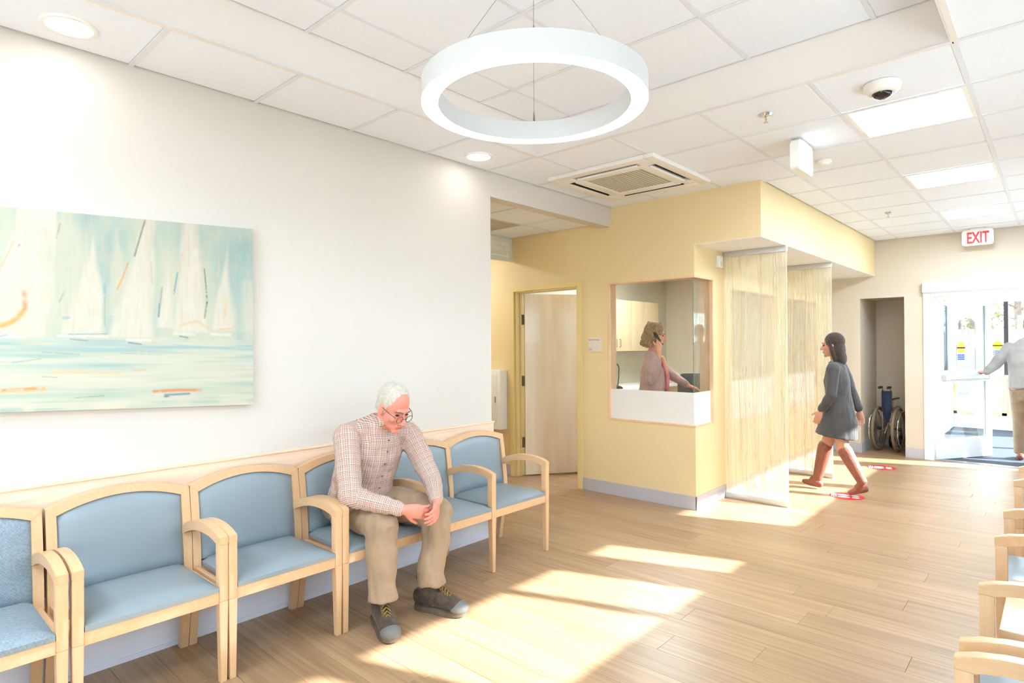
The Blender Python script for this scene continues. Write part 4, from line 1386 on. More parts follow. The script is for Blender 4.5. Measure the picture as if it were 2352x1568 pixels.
b = B(); lb(b, .10, .38, .05, .065, 2.0, 2.03); struct('closer_arm', b, M['alu'], leaf)
Mst_y = plain('yellow_sticker', srgb(244, 214, 60), .4); Mst_b = plain('blue_sticker', srgb(70, 84, 190), .4)
def sticker(parent, h, u, n, c, z):
    b = B()
    pts = [h + u * (c + .07 * math.cos(2 * PI * k / 28)) + n * -.0 + V((0, 0, z + .07 * math.sin(2 * PI * k / 28))) for k in range(28)]
    A = [b.verts.new(p + n * .0262) for p in pts]; C = [b.verts.new(p + n * .0270) for p in pts]
    b.faces.new(A); b.faces.new(C[::-1])
    for k in range(28):
        b.faces.new((A[k], A[(k + 1) % 28], C[(k + 1) % 28], C[k]))
    struct('round_sticker', b, Mst_y, parent)
    b = B(); leafbox(b, c - .07, c + .07, .0272, .0278, z - .012, z + .006, h, u, n); struct('sticker_band', b, M['black'], parent)
    for k in range(3):
        b = B(); leafbox(b, c - .06, c + .06, .0262, .0270, z - .105 - k * .026, z - .088 - k * .026, h, u, n); struct('sticker_band', b, Mst_b, parent)
sticker(leaf, h2, e_u, e_n, .40, 1.42)
sticker(mw, V((VX1 + .02, .9, 0)), V((0, -1, 0)), V((-1, 0, 0)), .10, 1.43)

# ------------------------------------------------------------------ reception office furniture
def cabinet(x0, x1, label, knob_left):
    t = thing('wall_cupboard', label, 'cabinet', ((x0 + x1) / 2, 4.75, 1.39), 'maple wall cupboards in the reception office')
    b = B(); box(b, (x0, 4.59, 1.39), (x1, 4.90, 2.115), .002); add('body', b, M['cabwood'], t)
    b = B(); box(b, (x0 + .003, 4.57, 1.393), (x1 - .003, 4.589, 2.112), .003); d = add('door', b, M['cabwood'], t)
    hx = x0 + .05 if knob_left else x1 - .05
    b = B(); tube(b, [(hx, 4.570, 1.45), (hx, 4.545, 1.455), (hx, 4.545, 1.555), (hx, 4.570, 1.56)], .005); add('handle', b, M['steel'], d)
cabinet(7.215, 7.60, 'wall cupboard at the window jamb, farthest from the office corner', True)
cabinet(7.60, 7.985, 'middle wall cupboard behind the receptionist', False)
cabinet(7.985, 8.37, 'wall cupboard nearest the office corner behind the receptionist', True)
cabinet(6.83, 7.215, 'wall cupboard hidden behind the window jamb', False)
t = thing('office_counter', 'pale counter under the wall cupboards in the office', 'counter', (7.6, 4.55, 0))
b = B(); box(b, (5.9, 4.25, .86), (9.2, 4.898, .90), .004); add('worktop', b, M['panelwhite'], t)
for k in range(5):
    x0 = 5.93 + k * .64
    b = B(); box(b, (x0, 4.30, 0.0), (x0 + .62, 4.898, .86), .002); add('base_unit', b, M['cabwood'], t)
t = thing('gooseneck_lamp', 'black gooseneck desk lamp on the office counter', 'desk lamp', (7.02, 4.45, .90))
b = B(); lathe(b, [(0, .90), (.06, .90), (.06, .915), (.02, .93), (0, .93)], (7.02, 4.45, 0), 24); add('base', b, M['black'], t)
b = B(); tube(b, [(7.02, 4.45, .92), (7.05, 4.45, 1.05), (7.04, 4.44, 1.17), (6.99, 4.43, 1.22), (6.93, 4.42, 1.225)], .007); add('neck', b, M['black'], t)
b = B(); loft(b, [(6.94, 4.42, 1.225, .012), (6.90, 4.415, 1.215, .028)], (0, 0, 1), 14, False); add('lamp_head', b, M['black'], t)
t = thing('desk_phone', 'dark desk phone on the office counter', 'telephone', (6.80, 4.40, .90))
b = B(); hexa(b, [(6.70, 4.30, .90), (6.92, 4.30, .90), (6.92, 4.50, .90), (6.70, 4.50, .90)], [(6.70, 4.30, .915), (6.92, 4.30, .915), (6.92, 4.50, .97), (6.70, 4.50, .97)], .004); add('body', b, M['black'], t)
b = B(); loft(b, [(6.73, 4.32, .945, .02, .018), (6.73, 4.40, .965, .015, .012), (6.73, 4.48, .985, .02, .018)], (1, 0, 0), 10); add('handset', b, M['black'], t)
t = thing('wall_outlet', 'white wall outlet under the cupboards', 'outlet', (6.98, 4.895, 1.12))
b = B(); box(b, (6.96, 4.893, 1.12), (7.14, 4.90, 1.24), .002); add('plate', b, M['plastic'], t)
for k in (0, 1):
    b = B(); box(b, (6.985 + k * .085, 4.889, 1.15), (7.025 + k * .085, 4.894, 1.21), .002); add('socket', b, M['cream'], t)
t = thing('light_switch', 'white light switch on the office end wall', 'switch', (9.235, 3.6, 1.15))
b = B(); box(b, (9.228, 3.52, 1.10), (9.238, 3.60, 1.22), .002); add('plate', b, M['plastic'], t)
b = B(); box(b, (9.224, 3.55, 1.14), (9.229, 3.57, 1.18), .001); add('toggle', b, M['cream'], t)
# desk under the corner window
t = thing('reception_desk', 'reception desk behind the white window panel', 'desk', (5.6, 2.95, 0))
b = B(); box(b, (5.25, 2.56, .72), (5.50, 3.34, .75), .003); box(b, (5.50, 2.56, .72), (8.9, 2.78, .75), .003); add('desk_top', b, M['cabwood'], t)
for x, y in ((5.28, 3.30), (5.28, 2.60), (7.0, 2.60), (8.8, 2.60)):
    b = B(); box(b, (x - .02, y - .02, 0), (x + .02, y + .02, .72), .002); add('leg', b, M['steel'], t)
# task chair
t = thing('task_chair', 'black mesh office chair behind the reception glass', 'office chair', (6.45, 3.12, 0))
cx_, cy_ = 6.50, 3.14
b = B(); lathe(b, [(0, .44), (.22, .44), (.24, .47), (.22, .51), (0, .515)], (cx_, cy_, 0), 28); add('seat', b, M['black'], t)
b = B(); tube(b, [(cx_, cy_, .10), (cx_, cy_, .44)], .03, 12); add('gas_column', b, M['steel'], t)
for k in range(5):
    a = 2 * PI * k / 5
    b = B(); loft(b, [(cx_, cy_, .12, .03, .02), (cx_ + .28 * math.cos(a), cy_ + .28 * math.sin(a), .085, .02, .012)], (0, 0, 1), 8); add('foot', b, M['black'], t)
    b = B(); torus(b, (cx_ + .28 * math.cos(a), cy_ + .28 * math.sin(a), .032), .022, .010, (math.sin(a), -math.cos(a), 0), 16, 8); add('caster', b, M['black'], t)
ad = V((.80, -.60, 0)); as_ = V((.60, .80, 0))
bc = V((cx_, cy_, 0)) + ad * .02 - V((.12, .09, 0))
b = B()
pr = rounded(.42, .55, .07)
A = [b.verts.new(V((6.38, 3.02, .885)) + V((.62, -.78, 0)) * x + V((0, 0, z)) + V((-.78, -.62, 0)) * (.25 * x * x)) for x, z in pr]
C = [b.verts.new(v.co + V((-.02, -.016, 0))) for v in A]
b.faces.new(A); b.faces.new(C[::-1])
for k in range(len(A)):
    b.faces.new((A[k], A[(k + 1) % len(A)], C[(k + 1) % len(A)], C[k]))
add('backrest', b, plain('charcoal_mesh', srgb(86, 88, 90), .6), t)
b = B(); tube(b, [(cx_, cy_, .47), (6.40, 3.05, .52), (6.37, 3.01, .70)], .018); add('back_support', b, M['black'], t)
# added fill lamp for the office interior, out of view
t = thing('office_fill_lamp', 'added unseen fill lamp inside the reception office', 'ceiling light', (6.9, 3.7, 2.6))
b = B(); box(b, (6.6, 3.4, 2.605), (7.2, 4.0, 2.618)); add('diffuser', b, M['panel_strong'], t, smooth=False)
b = B(); box(b, (6.58, 3.38, 2.612), (7.22, 4.02, 2.622)); add('frame', b, M['plastic'], t, smooth=False)
t = thing('corridor_fill_lamp', 'added unseen fill lamp deep in the corridor', 'ceiling light', (4.3, 5.55, 2.69))  # hidden lamp added to brighten the corridor and door
b = B(); box(b, (4.03, 5.28, ZR - .002), (4.59, 5.83, ZR + .002)); add('diffuser', b, M['panel_soft'], t, smooth=False)
b = B(); box(b, (4.015, 5.265, ZR - .001), (4.60, 5.845, ZR + .0025)); add('frame', b, M['plastic'], t, smooth=False)

# ------------------------------------------------------------------ outdoors: fence and trees
t = thing('board_fence', 'pale vertical board fence beyond the vestibule windows', 'fence', (24, 2, -.12))
fb = B(); box(fb, (-.012, -.07, 0), (.012, .07, 2.0), .002, 1)
fme = finish(fb, 'board', M['fence'], (0, 0, 0), False)
for k in range(60):
    o = bpy.data.objects.new('board', fme); COL.objects.link(o); o.parent = t
    o.location = (0, -5.5 + k * .16, 0); o.scale = (1, 1, 1 + rnd.uniform(-.01, .01))
b = B(); box(b, (24.012, -3.6, .3), (24.05, 6.0, .4)); add('fence_rail', b, M['fence'], t)
b = B(); box(b, (24.012, -3.6, 1.4), (24.05, 6.0, 1.5)); add('fence_rail', b, M['fence'], t)
def tree(x, y, h, r, label, seed):
    rr = random.Random(seed)
    t = thing('tree', label, 'tree', (x, y, -.12), 'trees beyond the vestibule windows')
    b = B(); loft(b, [(x, y, -.12, r), (x + rr.uniform(-.1, .1), y + rr.uniform(-.1, .1), h * .4, r * .8), (x + rr.uniform(-.2, .2), y, h, r * .3)], (1, 0, 0), 10); add('trunk', b, M['bark'], t)
    for k in range(4):
        z = rr.uniform(2.2, h * .8); a = rr.uniform(0, 6.3); L = rr.uniform(.7, 1.3)
        b = B(); loft(b, [(x, y, z, r * .3), (x + L * math.cos(a), y + L * math.sin(a), z + L * .5, r * .08)], (0, 0, 1), 6); add('branch', b, M['bark'], t)
    b = B()
    for k in range(600):
        c = V((x + rr.uniform(-1.5, 1.5), y + rr.uniform(-1.5, 1.5), rr.uniform(1.8, h)))
        n = V((rr.gauss(0, 1), rr.gauss(0, 1), rr.gauss(0, 1))).normalized(); s, u = frame_axes(n, V((.3, .4, .8)))
        q = rr.uniform(.05, .15)
        vs = [b.verts.new(c + s * q), b.verts.new(c + u * q * .5), b.verts.new(c - s * q), b.verts.new(c - u * q * .5)]
        b.faces.new(vs)
    add('foliage', b, M['leaf'], t, smooth=False, kind='stuff')
for i, (x, y) in enumerate(((27, 1.0), (31, 3.2), (35.5, 1.2), (40, 3.4), (44, 1.0), (49, 3.6), (29.5, -2.2))):
    tree(x, y, 6.5 + (i % 3), .16 + .03 * (i % 2), ['slim tree closest behind the fence', 'bare-trunked tree behind the fence', 'tree behind the fence with thin autumn leaves', 'tree behind the fence seen through the open door glass', 'distant slim tree beyond the fence', 'far tree behind the fence', 'thick tree trunk behind the fence, hidden by the door man'][i], 40 + i)

# ------------------------------------------------------------------ people
def skin_mat(name, c):
    m, nt, p = new_mat(name)
    vec = coords(nt)
    f = noise(nt, vec, 14, 3)
    lo = tuple(x * .9 for x in c[:3]) + (1,); hi = tuple(min(1, x * 1.08) for x in c[:3]) + (1,)
    link(nt, ramp(nt, f, [(.35, lo), (.65, hi)]), p.inputs['Base Color'])
    p.inputs['Roughness'].default_value = .5
    p.inputs['Subsurface Weight'].default_value = .12
    p.inputs['Subsurface Radius'].default_value = (.02, .008, .005)
    return m
M['skin1'] = skin_mat('ruddy_skin', srgb(222, 142, 124))
M['skin2'] = skin_mat('fair_skin', srgb(226, 164, 142))
M['skin3'] = skin_mat('tan_skin', srgb(196, 140, 116))

def cloth(name, col, var=.08, nscale=9, wr=.35, wscale=16, rough=.85):
    m, nt, p = new_mat(name)
    vec = coords(nt)
    f = noise(nt, vec, nscale)
    lo = tuple(x * (1 - var) for x in col[:3]) + (1,); hi = tuple(min(1, x * (1 + var)) for x in col[:3]) + (1,)
    link(nt, ramp(nt, f, [(.35, lo), (.65, hi)]), p.inputs['Base Color'])
    p.inputs['Roughness'].default_value = rough
    p.inputs['Sheen Weight'].default_value = .15
    bump(nt, p, noise(nt, vec, wscale, 3), wr, .02)
    return m
M['khaki'] = cloth('khaki_cotton', srgb(158, 133, 107), .08, 9, .8, 9)
M['charcoal'] = cloth('charcoal_wool', srgb(70, 66, 65))
M['hairw'] = cloth('white_hair', srgb(196, 188, 176), .12, 60, .5, 90)
M['hairb'] = cloth('dark_brown_hair', srgb(58, 40, 32), .2, 60, .6, 90)
M['hairc'] = cloth('ash_blonde_hair', srgb(150, 124, 92), .3, 40, .8, 70)
M['hairg'] = cloth('grey_brown_hair', srgb(110, 92, 78), .2, 60, .5, 90)
M['mauve'] = cloth('mauve_knit', srgb(182, 152, 150))
M['pink'] = cloth('pink_scarf', srgb(222, 118, 142))
M['rose'] = cloth('rose_skirt', srgb(214, 170, 176))
M['ochre'] = cloth('ochre_top', srgb(206, 170, 84))
M['greyknit'] = cloth('grey_jacket', srgb(170, 164, 162))
M['leather'] = cloth('brown_boot_leather', srgb(138, 78, 56), .12, 12, .3, 20, .5)
M['bootup'] = cloth('dark_hiking_leather', srgb(70, 55, 42), .4, 30, .5, 40, .7)
M['bootsole'] = plain('taupe_rubber_sole', srgb(104, 88, 72), .8, var=.15, nscale=20)
M['toecap'] = plain('grey_rubber_toe', srgb(112, 110, 106), .6, var=.08)
M['lace'] = plain('mustard_lace', srgb(134, 108, 54), .8, var=.2, nscale=60)
M['redtee'] = cloth('red_undershirt', srgb(184, 70, 54))
M['eye'] = plain('eye_dark', srgb(50, 38, 34), .2)
M['lip'] = skin_mat('lip', srgb(190, 104, 98))
M['paleflap'] = cloth('pale_lining', srgb(214, 210, 212))

def axes_of(fwd, up):
    f = V(fwd).normalized()
    u = V(up) - f * V(up).dot(f); u.normalize()
    r = f.cross(u)
    return r, f, u

def head_into(b, c, fwd, up, s=1.0):
    r, f, u = axes_of(fwd, up)
    c = V(c)
    W = lambda x, y, z: c + (r * x + f * y + u * z) * s
    ax = (r, f, u)
    E_ = lambda p, rad: ellipsoid(b, W(*p), tuple(q * s for q in rad), ax)
    E_((0, -.012, .030), (.074, .094, .092))
    E_((0, .022, -.030), (.060, .070, .078))
    E_((0, .040, -.070), (.045, .048, .042))
    E_((0, .072, -.100), (.024, .020, .016))
    E_((0, .078, .026), (.048, .014, .012))
    E_((.036, .062, -.026), (.022, .020, .024)); E_((-.036, .062, -.026), (.022, .020, .024))
    loft(b, [tuple(W(0, .086, .012)) + (.008 * s,), tuple(W(0, .104, -.016)) + (.011 * s,), tuple(W(0, .112, -.030)) + (.014 * s,)], tuple(r), 10)
    E_((.012, .096, -.036), (.008, .010, .008)); E_((-.012, .096, -.036), (.008, .010, .008))
    E_((0, .088, -.060), (.024, .010, .006)); E_((0, .086, -.071), (.021, .010, .007))
    for sx in (1, -1):
        E_((sx * .076, -.008, -.006), (.010, .022, .034)); E_((sx * .074, -.004, -.028), (.009, .014, .016))
    return W, ax

def face_parts(o, W, ax, s, closed=False, lip=True):
    for sx in (1, -1):
        b = B(); ellipsoid(b, W(sx * .031, .076, .004), (.013 * s, .008 * s, (.004 if closed else .007) * s), ax); add('eye', b, M['eye'], o)
        b = B(); loft(b, [tuple(W(sx * .014, .092, .026)) + (.003 * s,), tuple(W(sx * .034, .088, .031)) + (.0035 * s,), tuple(W(sx * .052, .074, .024)) + (.0025 * s,)], (0, 0, 1), 6); add('eyebrow', b, M['hairg'], o)
    if lip:
        b = B(); ellipsoid(b, W(0, .0935, -.0655), (.021 * s, .006 * s, .007 * s), ax); add('lips', b, M['lip'], o)

def hand_into(b, wrist, d, n, thumb, curl=(18, 22, 16), spread=.1, s=1.0, tdir=None):
    """d finger direction, n palm normal (fingers curl to it), thumb = +1/-1 side along d x n"""
    d = V(d).normalized(); n = V(n) - d * V(n).dot(d); n.normalize()
    sd_ = d.cross(n) * thumb
    w = V(wrist)
    loft(b, [tuple(w) + (.026 * s, .021 * s), tuple(w + d * .03 * s) + (.034 * s, .018 * s), tuple(w + d * .065 * s) + (.041 * s, .016 * s), tuple(w + d * .09 * s) + (.038 * s, .014 * s)], tuple(sd_), 14)
    for off, L in ((.029, .068), (.0095, .077), (-.010, .071), (-.029, .056)):
        p = w + d * (.088 * s) + sd_ * off * s
        dd = (d + sd_ * (off * spread * 20)).normalized()
        pts = [tuple(p - dd * .02 * s) + (.0088 * s,), tuple(p) + (.0092 * s,)]
        ang = 0
        for f_, cu in zip((.45, .31, .24), curl):
            ang += math.radians(cu)
            dv = dd * math.cos(ang) + n * math.sin(ang)
            p = p + dv * L * f_ * s * 1.08
            pts.append(tuple(p) + ((.0088 - .0012 * len(pts) * .4) * s,))
        loft(b, pts, tuple(sd_), 9)
    p = w + d * .030 * s + sd_ * .030 * s
    td = V(tdir).normalized() if tdir else (d * .62 + sd_ * .62 + n * .35).normalized()
    td2 = (td * .8 + d * .5 + n * .15).normalized()
    loft(b, [tuple(w + d * .012 * s + sd_ * .012 * s) + (.014 * s,), tuple(p + td * .012 * s) + (.0135 * s,), tuple(p + td * .040 * s) + (.0108 * s,), tuple(p + td * .040 * s + td2 * .030 * s) + (.0088 * s,)], tuple(n), 9)

def person_obj(bm, mat, loc, label):
    o = add('person', bm, mat, None, loc, smooth='all')
    return tag(o, label, 'person')

def seg_attr(o, segs):
    """stores cloth coordinates (along limb, across limb) of the nearest limb segment on every vertex"""
    me = o.data
    n = len(me.vertices)
    co = np.zeros(n * 3); me.vertices.foreach_get('co', co)
    co = co.reshape(-1, 3) + np.array(ORIGIN[o.name])
    best = np.full(n, 1e9); uv = np.zeros((n, 3))
    for a, b_, rad, side, off in segs:
        a = np.array(a); b_ = np.array(b_); side = np.array(side, float)
        ab = b_ - a; L = np.linalg.norm(ab); t = ab / L
        side = side - t * side.dot(t); side /= np.linalg.norm(side)
        k = np.clip((co - a) @ t, -.05, L + .05)
        d = np.linalg.norm(co - a - k[:, None] * t, axis=1) / rad
        m = d < best
        best[m] = d[m]
        uv[m, 0] = ((co - a) @ t)[m] + off
        if rad > .1:
            uv[m, 1] = ((co - a) @ side)[m]
        else:
            w = np.cross(t, side)
            uv[m, 1] = (np.arctan2((co - a) @ w, (co - a) @ side) * rad)[m]
    at = me.attributes.new('cloth_uv', 'FLOAT_VECTOR', 'POINT')
    at.data.foreach_set('vector', uv.ravel())

def plaid(name):
    m, nt, p = new_mat(name)
    at = nt.nodes.new('ShaderNodeAttribute'); at.attribute_name = 'cloth_uv'
    sep = nt.nodes.new('ShaderNodeSeparateXYZ'); link(nt, at.outputs['Vector'], sep.inputs[0])
    def fr(sock, period):
        a = nt.nodes.new('ShaderNodeMath'); a.operation = 'MULTIPLY'; a.inputs[1].default_value = 1 / period; link(nt, sock, a.inputs[0])
        f = nt.nodes.new('ShaderNodeMath'); f.operation = 'FRACT'; link(nt, a.outputs[0], f.inputs[0])
        return f.outputs[0]
    cream, coral, slate, tan_, brown = srgb(206, 188, 176), srgb(170, 76, 60), srgb(60, 78, 102), srgb(178, 120, 86), srgb(70, 62, 62)
    hs = ramp(nt, fr(sep.outputs[0], .034), [(0, cream), (.12, coral), (.24, cream), (.38, slate), (.48, cream), (.62, tan_), (.74, cream), (.86, brown), (.93, cream)], 'CONSTANT')
    vs = ramp(nt, fr(sep.outputs[1], .038), [(0, cream), (.14, slate), (.24, cream), (.44, coral), (.54, cream), (.72, tan_), (.84, cream)], 'CONSTANT')
    c = mixcol(nt, hs, vs, .42)
    link(nt, c, p.inputs['Base Color'])
    p.inputs['Roughness'].default_value = .85
    vec = coords(nt)
    bump(nt, p, noise(nt, vec, 15, 3), .45, .02)
    return m
M['plaid'] = plaid('plaid_shirt_cloth')

def hiking_boot(o, heel, toe, ankle):
    h, tt = V(heel + (0,)), V(toe + (0,))
    f = (tt - h).normalized(); s = V((-f.y, f.x, 0)); L = (tt - h).length
    W = lambda a, z, q=0: h + f * (a * L) + s * q + V((0, 0, z))
    T_ = lambda a, z, rx, rz, q=0: tuple(W(a, z, q)) + (rx, rz)
    b = B()
    loft(b, [T_(.03, .072, .042, .050), T_(.2, .080, .046, .058), T_(.42, .086, .049, .058), T_(.62, .070, .052, .046), T_(.82, .056, .053, .036), T_(.95, .048, .044, .026)], tuple(s), 16)
    loft(b, [tuple(W(.24, .08)) + (.050, .066), tuple(W(.23, .13)) + (.050, .064), tuple(W(.215, .190)) + (.054, .066)], tuple(s), 16, False)
    bt = add('hiking_boot', fuse(b, .005, 4), M['bootup'], o, smooth='all')
    b = B()
    out = [(-.05, .026), (.10, .044), (.35, .044), (.6, .052), (.8, .053), (.95, .041), (1.035, .018)]
    poly = [(a, q) for a, q in out] + [(a, -q) for a, q in out[::-1]]
    sm = []
    for i in range(len(poly)):
        p0, p1, p2, p3 = (poly[(i + j) % len(poly)] for j in (-1, 0, 1, 2))
        for k in range(4):
            t_ = k / 4
            sm.append(tuple(.5 * (2 * p1[c] + (p2[c] - p0[c]) * t_ + (2 * p0[c] - 5 * p1[c] + 4 * p2[c] - p3[c]) * t_ ** 2 + (3 * p1[c] - p0[c] - 3 * p2[c] + p3[c]) * t_ ** 3) for c in (0, 1)))
    A = [b.verts.new(W(a, .012 * max(0, a - .75) * 3, q * .94)) for a, q in sm]; C = [b.verts.new(W(a, .026 + .010 * abs(a - .5), q)) for a, q in sm]
    b.faces.new(A[::-1]); b.faces.new(C)
    for k in range(len(A)):
        b.faces.new((A[k], A[(k + 1) % len(A)], C[(k + 1) % len(A)], C[k]))
    add('sole', b, M['bootsole'], bt, smooth=False)
    b = B(); ellipsoid(b, W(.89, .046), (.055, .056, .036), (s, f, V((0, 0, 1)))); add('toe_cap', b, M['toecap'], bt)
    for k in range(6):
        a = .42 + k * .055; z = .168 - k * .0125
        b = B(); tube(b, [W(a, z - .012, .024), W(a + .02, z + .006, 0), W(a + .045, z - .016, -.024)], .0032, 6); tube(b, [W(a, z - .012, -.024), W(a + .02, z + .008, 0), W(a + .045, z - .016, .024)], .0032, 6)
        add('lace', b, M['lace'], bt)
    b = B()
    for sgn in (1, -1):
        tube(b, [W(.44, .165, 0), W(.46, .180, .02 * sgn), W(.53, .150, .036 * sgn), W(.52, .145, .014 * sgn), W(.45, .165, 0)], .003, 6)
    add('lace_bow', b, M['lace'], bt)
    b = B(); tube(b, [W(.01, .12), W(-.04, .17), W(-.03, .195), W(.01, .180)], .006, 6); add('heel_loop', b, M['bootup'], bt)

# ---- seated man
HR, HL = (1.935, 3.02, .56), (2.125, 3.02, .56)
KR, KL = (1.925, 2.69, .525), (2.285, 2.66, .53)
AR, AL = (1.905, 2.675, .11), (2.212, 2.64, .11)
SR, SL = (1.865, 2.935, .985), (2.27, 2.905, .955)
ER, EL = (1.800, 2.80, .69), (2.315, 2.745, .70)
WR, WL = (1.985, 2.585, .622), (2.185, 2.555, .628)
hc, hf, hu = (2.085, 2.805, 1.140), (.06, -.84, -.52), (.04, -.50, .84)
b = B()
loft(b, [(2.03, 3.05, .54, .15, .10), (2.035, 3.05, .70, .145, .10), (2.05, 2.985, .90, .165, .105), (2.07, 2.93, 1.01, .12, .07)], (1, 0, 0), 16)
for S, E1, W1_ in ((SR, ER, WR), (SL, EL, WL)):
    loft(b, [S + (.052,), E1 + (.042,)], (1, 0, 0), 12); loft(b, [E1 + (.040,), W1_ + (.027,)], (1, 0, 0), 12)
for H, K, A_ in ((HR, KR, AR), (HL, KL, AL)):
    loft(b, [H + (.085,), K + (.058,)], (1, 0, 0), 12); loft(b, [K + (.056,), A_ + (.036,)], (1, 0, 0), 12)
    loft(b, [A_ + (.034,), (A_[0], A_[1] - .03, .06, .03)], (1, 0, 0), 10)
loft(b, [(2.068, 2.925, .99, .062), (2.075, 2.87, 1.07, .056), (2.08, 2.83, 1.11, .055)], (1, 0, 0), 14)
HW, hax = head_into(b, hc, hf, hu, 1.06)
hand_into(b, WR, (.80, -.55, -.22), (.50, .74, .10), -1, (22, 30, 22), .06, 1.04)
hand_into(b, WL, (-.62, -.66, -.42), (-.55, .62, -.2), 1, (26, 34, 26), .06, 1.02)
man = person_obj(fuse(b, .0045, 3), M['skin1'], (2.05, 2.85, 0), 'man in plaid shirt and khaki trousers seated with clasped hands')
face_parts(man, HW, hax, 1.06, closed=True)
b = B(); ellipsoid(b, HW(0, -.026, .040), (.082 * 1.06, .092 * 1.06, .092 * 1.06), hax, 28, 18)
for sx in (1, -1):
    ellipsoid(b, HW(sx * .062, -.02, -.004), (.020, .040, .046), hax)
ellipsoid(b, HW(0, -.075, -.02), (.060, .030, .060), hax)
add('hair', fuse(b, .005, 3), M['hairw'], man, smooth='all', label='short white hair')
b = B()
for sx in (1, -1):
    tube(b, [HW(sx * .082, .0, .010), HW(sx * .078, .06, .010), HW(sx * .058, .098, .004)], .0018, 6)
    torus(b, HW(sx * .033, .104, -.004), .021, .0016, hax[1], 24, 6)
tube(b, [HW(.012, .108, 0), HW(-.012, .108, 0)], .0016, 6)
add('eyeglasses', b, M['black'], man)
# shirt
b = B()
loft(b, [(2.03, 3.06, .535, .205, .150), (2.03, 3.05, .62, .200, .150), (2.035, 3.03, .72, .190, .145), (2.05, 2.975, .88, .205, .138), (2.06, 2.945, .965, .19, .115), (2.068, 2.92, 1.02, .12, .085)], (1, 0, 0), 20)
loft(b, [(1.90, 2.945, .995, .07), (2.068, 2.93, 1.03, .075), (2.235, 2.915, .97, .07)], (0, 1, 0), 14)
loft(b, [SR + (.078,), (1.83, 2.87, .84, .068), ER + (.060,)], (1, 0, 0), 16)
loft(b, [(ER[0], ER[1] + .01, ER[2]) + (.058,), (1.89, 2.69, .655, .050), (1.968, 2.604, .626, .040)], (0, 0, 1), 16, True)
loft(b, [SL + (.076,), (2.30, 2.83, .83, .066), EL + (.058,)], (1, 0, 0), 16)
loft(b, [EL + (.056,), (2.25, 2.65, .665, .048), (2.198, 2.573, .634, .039)], (0, 0, 1), 16, True)
sh = wrinkle(fuse(b, .007, 6), .007, 20, (1, 1, .8), 1.7)
shirt = add('shirt', sh, M['plaid'], man, smooth='all', label='red, blue and cream plaid shirt')
seg_attr(shirt, [((2.03, 3.06, .5), (2.068, 2.92, 1.03), .17, (1, 0, 0), 0), (SR, ER, .07, (-.8, -.6, 0), 0), (ER, WR, .055, (-.6, -.6, .4), .33), (SL, EL, .07, (.3, -.9, 0), 0), (EL, WL, .055, (-.2, -.8, .5), .33)])
b = B(); lathe(b, [(.064, -.03), (.070, .0), (.066, .028), (.058, .03), (.060, 0), (.056, -.03), (.064, -.03)], (2.072, 2.885, 1.045), 24, axes_of((.03, -.84, .45), (.03, -.45, .84)))
bmesh.ops.remove_doubles(b, verts=b.verts[:], dist=1e-6)
cl = add('collar', b, M['plaid'], shirt, smooth='all')
seg_attr(cl, [((2.03, 3.06, .5), (2.068, 2.92, 1.03), .17, (1, 0, 0), 0)])
b = B(); ellipsoid(b, (2.072, 2.862, 1.02), (.036, .020, .034)); add('undershirt', b, M['redtee'], man, label='red undershirt at the collar')
bpts = [(2.063, 2.83, .955), (2.058, 2.838, .89), (2.052, 2.852, .82), (2.046, 2.872, .75), (2.042, 2.892, .68)]
for q in bpts:
    b = B(); ellipsoid(b, (q[0] - .0, q[1] - .012, q[2]), (.006, .004, .006), None, 10, 6); add('button', b, M['leather'], shirt)
# trousers
b = B()
loft(b, [(1.92, 3.06, .565, .105, .135), (2.03, 3.07, .57, .11, .14), (2.14, 3.06, .565, .105, .135)], (0, 0, 1), 18)
for H, K, A_, sx in ((HR, KR, AR, -1), (HL, KL, AL, 1)):
    loft(b, [H + (.108, .100), ((H[0] + K[0]) / 2, (H[1] + K[1]) / 2, .552, .100, .094), K + (.084, .084)], (1, 0, 0), 18)
    loft(b, [(K[0], K[1] + .005, K[2] + .01, .082), ((K[0] * .6 + A_[0] * .4), K[1] * .6 + A_[1] * .4, .36, .075, .078), (A_[0], A_[1] - .005, .22, .073, .080), (A_[0], A_[1] - .012, .150, .078, .088)], (1, 0, 0), 20, False)
tr = add('trousers', wrinkle(fuse(b, .007, 5), .014, 13, (1, 1, .5), 3.1), M['khaki'], man, smooth='all', label='khaki cotton trousers')
hiking_boot(man, (1.937, 2.762), (1.836, 2.487), AR)
hiking_boot(man, (2.188, 2.715), (2.279, 2.440), AL)

# ---- generic standing builder
def limb(b, pts, side=(1, 0, 0), n=14, ends=True):
    loft(b, pts, side, n, ends)

# ---- walking woman (heading +y)
b = B()
X0 = 6.62
loft(b, [(X0, 1.635, .78, .14, .10), (X0, 1.64, .95, .115, .085), (X0, 1.655, 1.14, .135, .095), (X0, 1.655, 1.27, .12, .06), (X0, 1.655, 1.31, .06, .05)], (1, 0, 0), 16)
limb(b, [(X0, 1.655, 1.29, .048), (X0, 1.675, 1.385, .045)])
W2_, wax = head_into(b, (X0, 1.69, 1.465), (0, 1, -.06), (0, .06, 1), .98)
limb(b, [(X0 + .07, 1.64, .80, .082), (X0 + .065, 1.775, .45, .055), (X0 + .06, 1.86, .11, .036)])
limb(b, [(X0 + .06, 1.86, .09, .034), (X0 + .06, 1.95, .055, .028)])
limb(b, [(X0 - .07, 1.63, .80, .082), (X0 - .065, 1.585, .43, .055), (X0 - .065, 1.42, .15, .036)])
limb(b, [(X0 - .065, 1.42, .13, .034), (X0 - .065, 1.49, .045, .026)])
limb(b, [(X0 - .165, 1.65, 1.24, .045), (X0 - .19, 1.66, .98, .037), (X0 - .175, 1.75, .83, .026)])
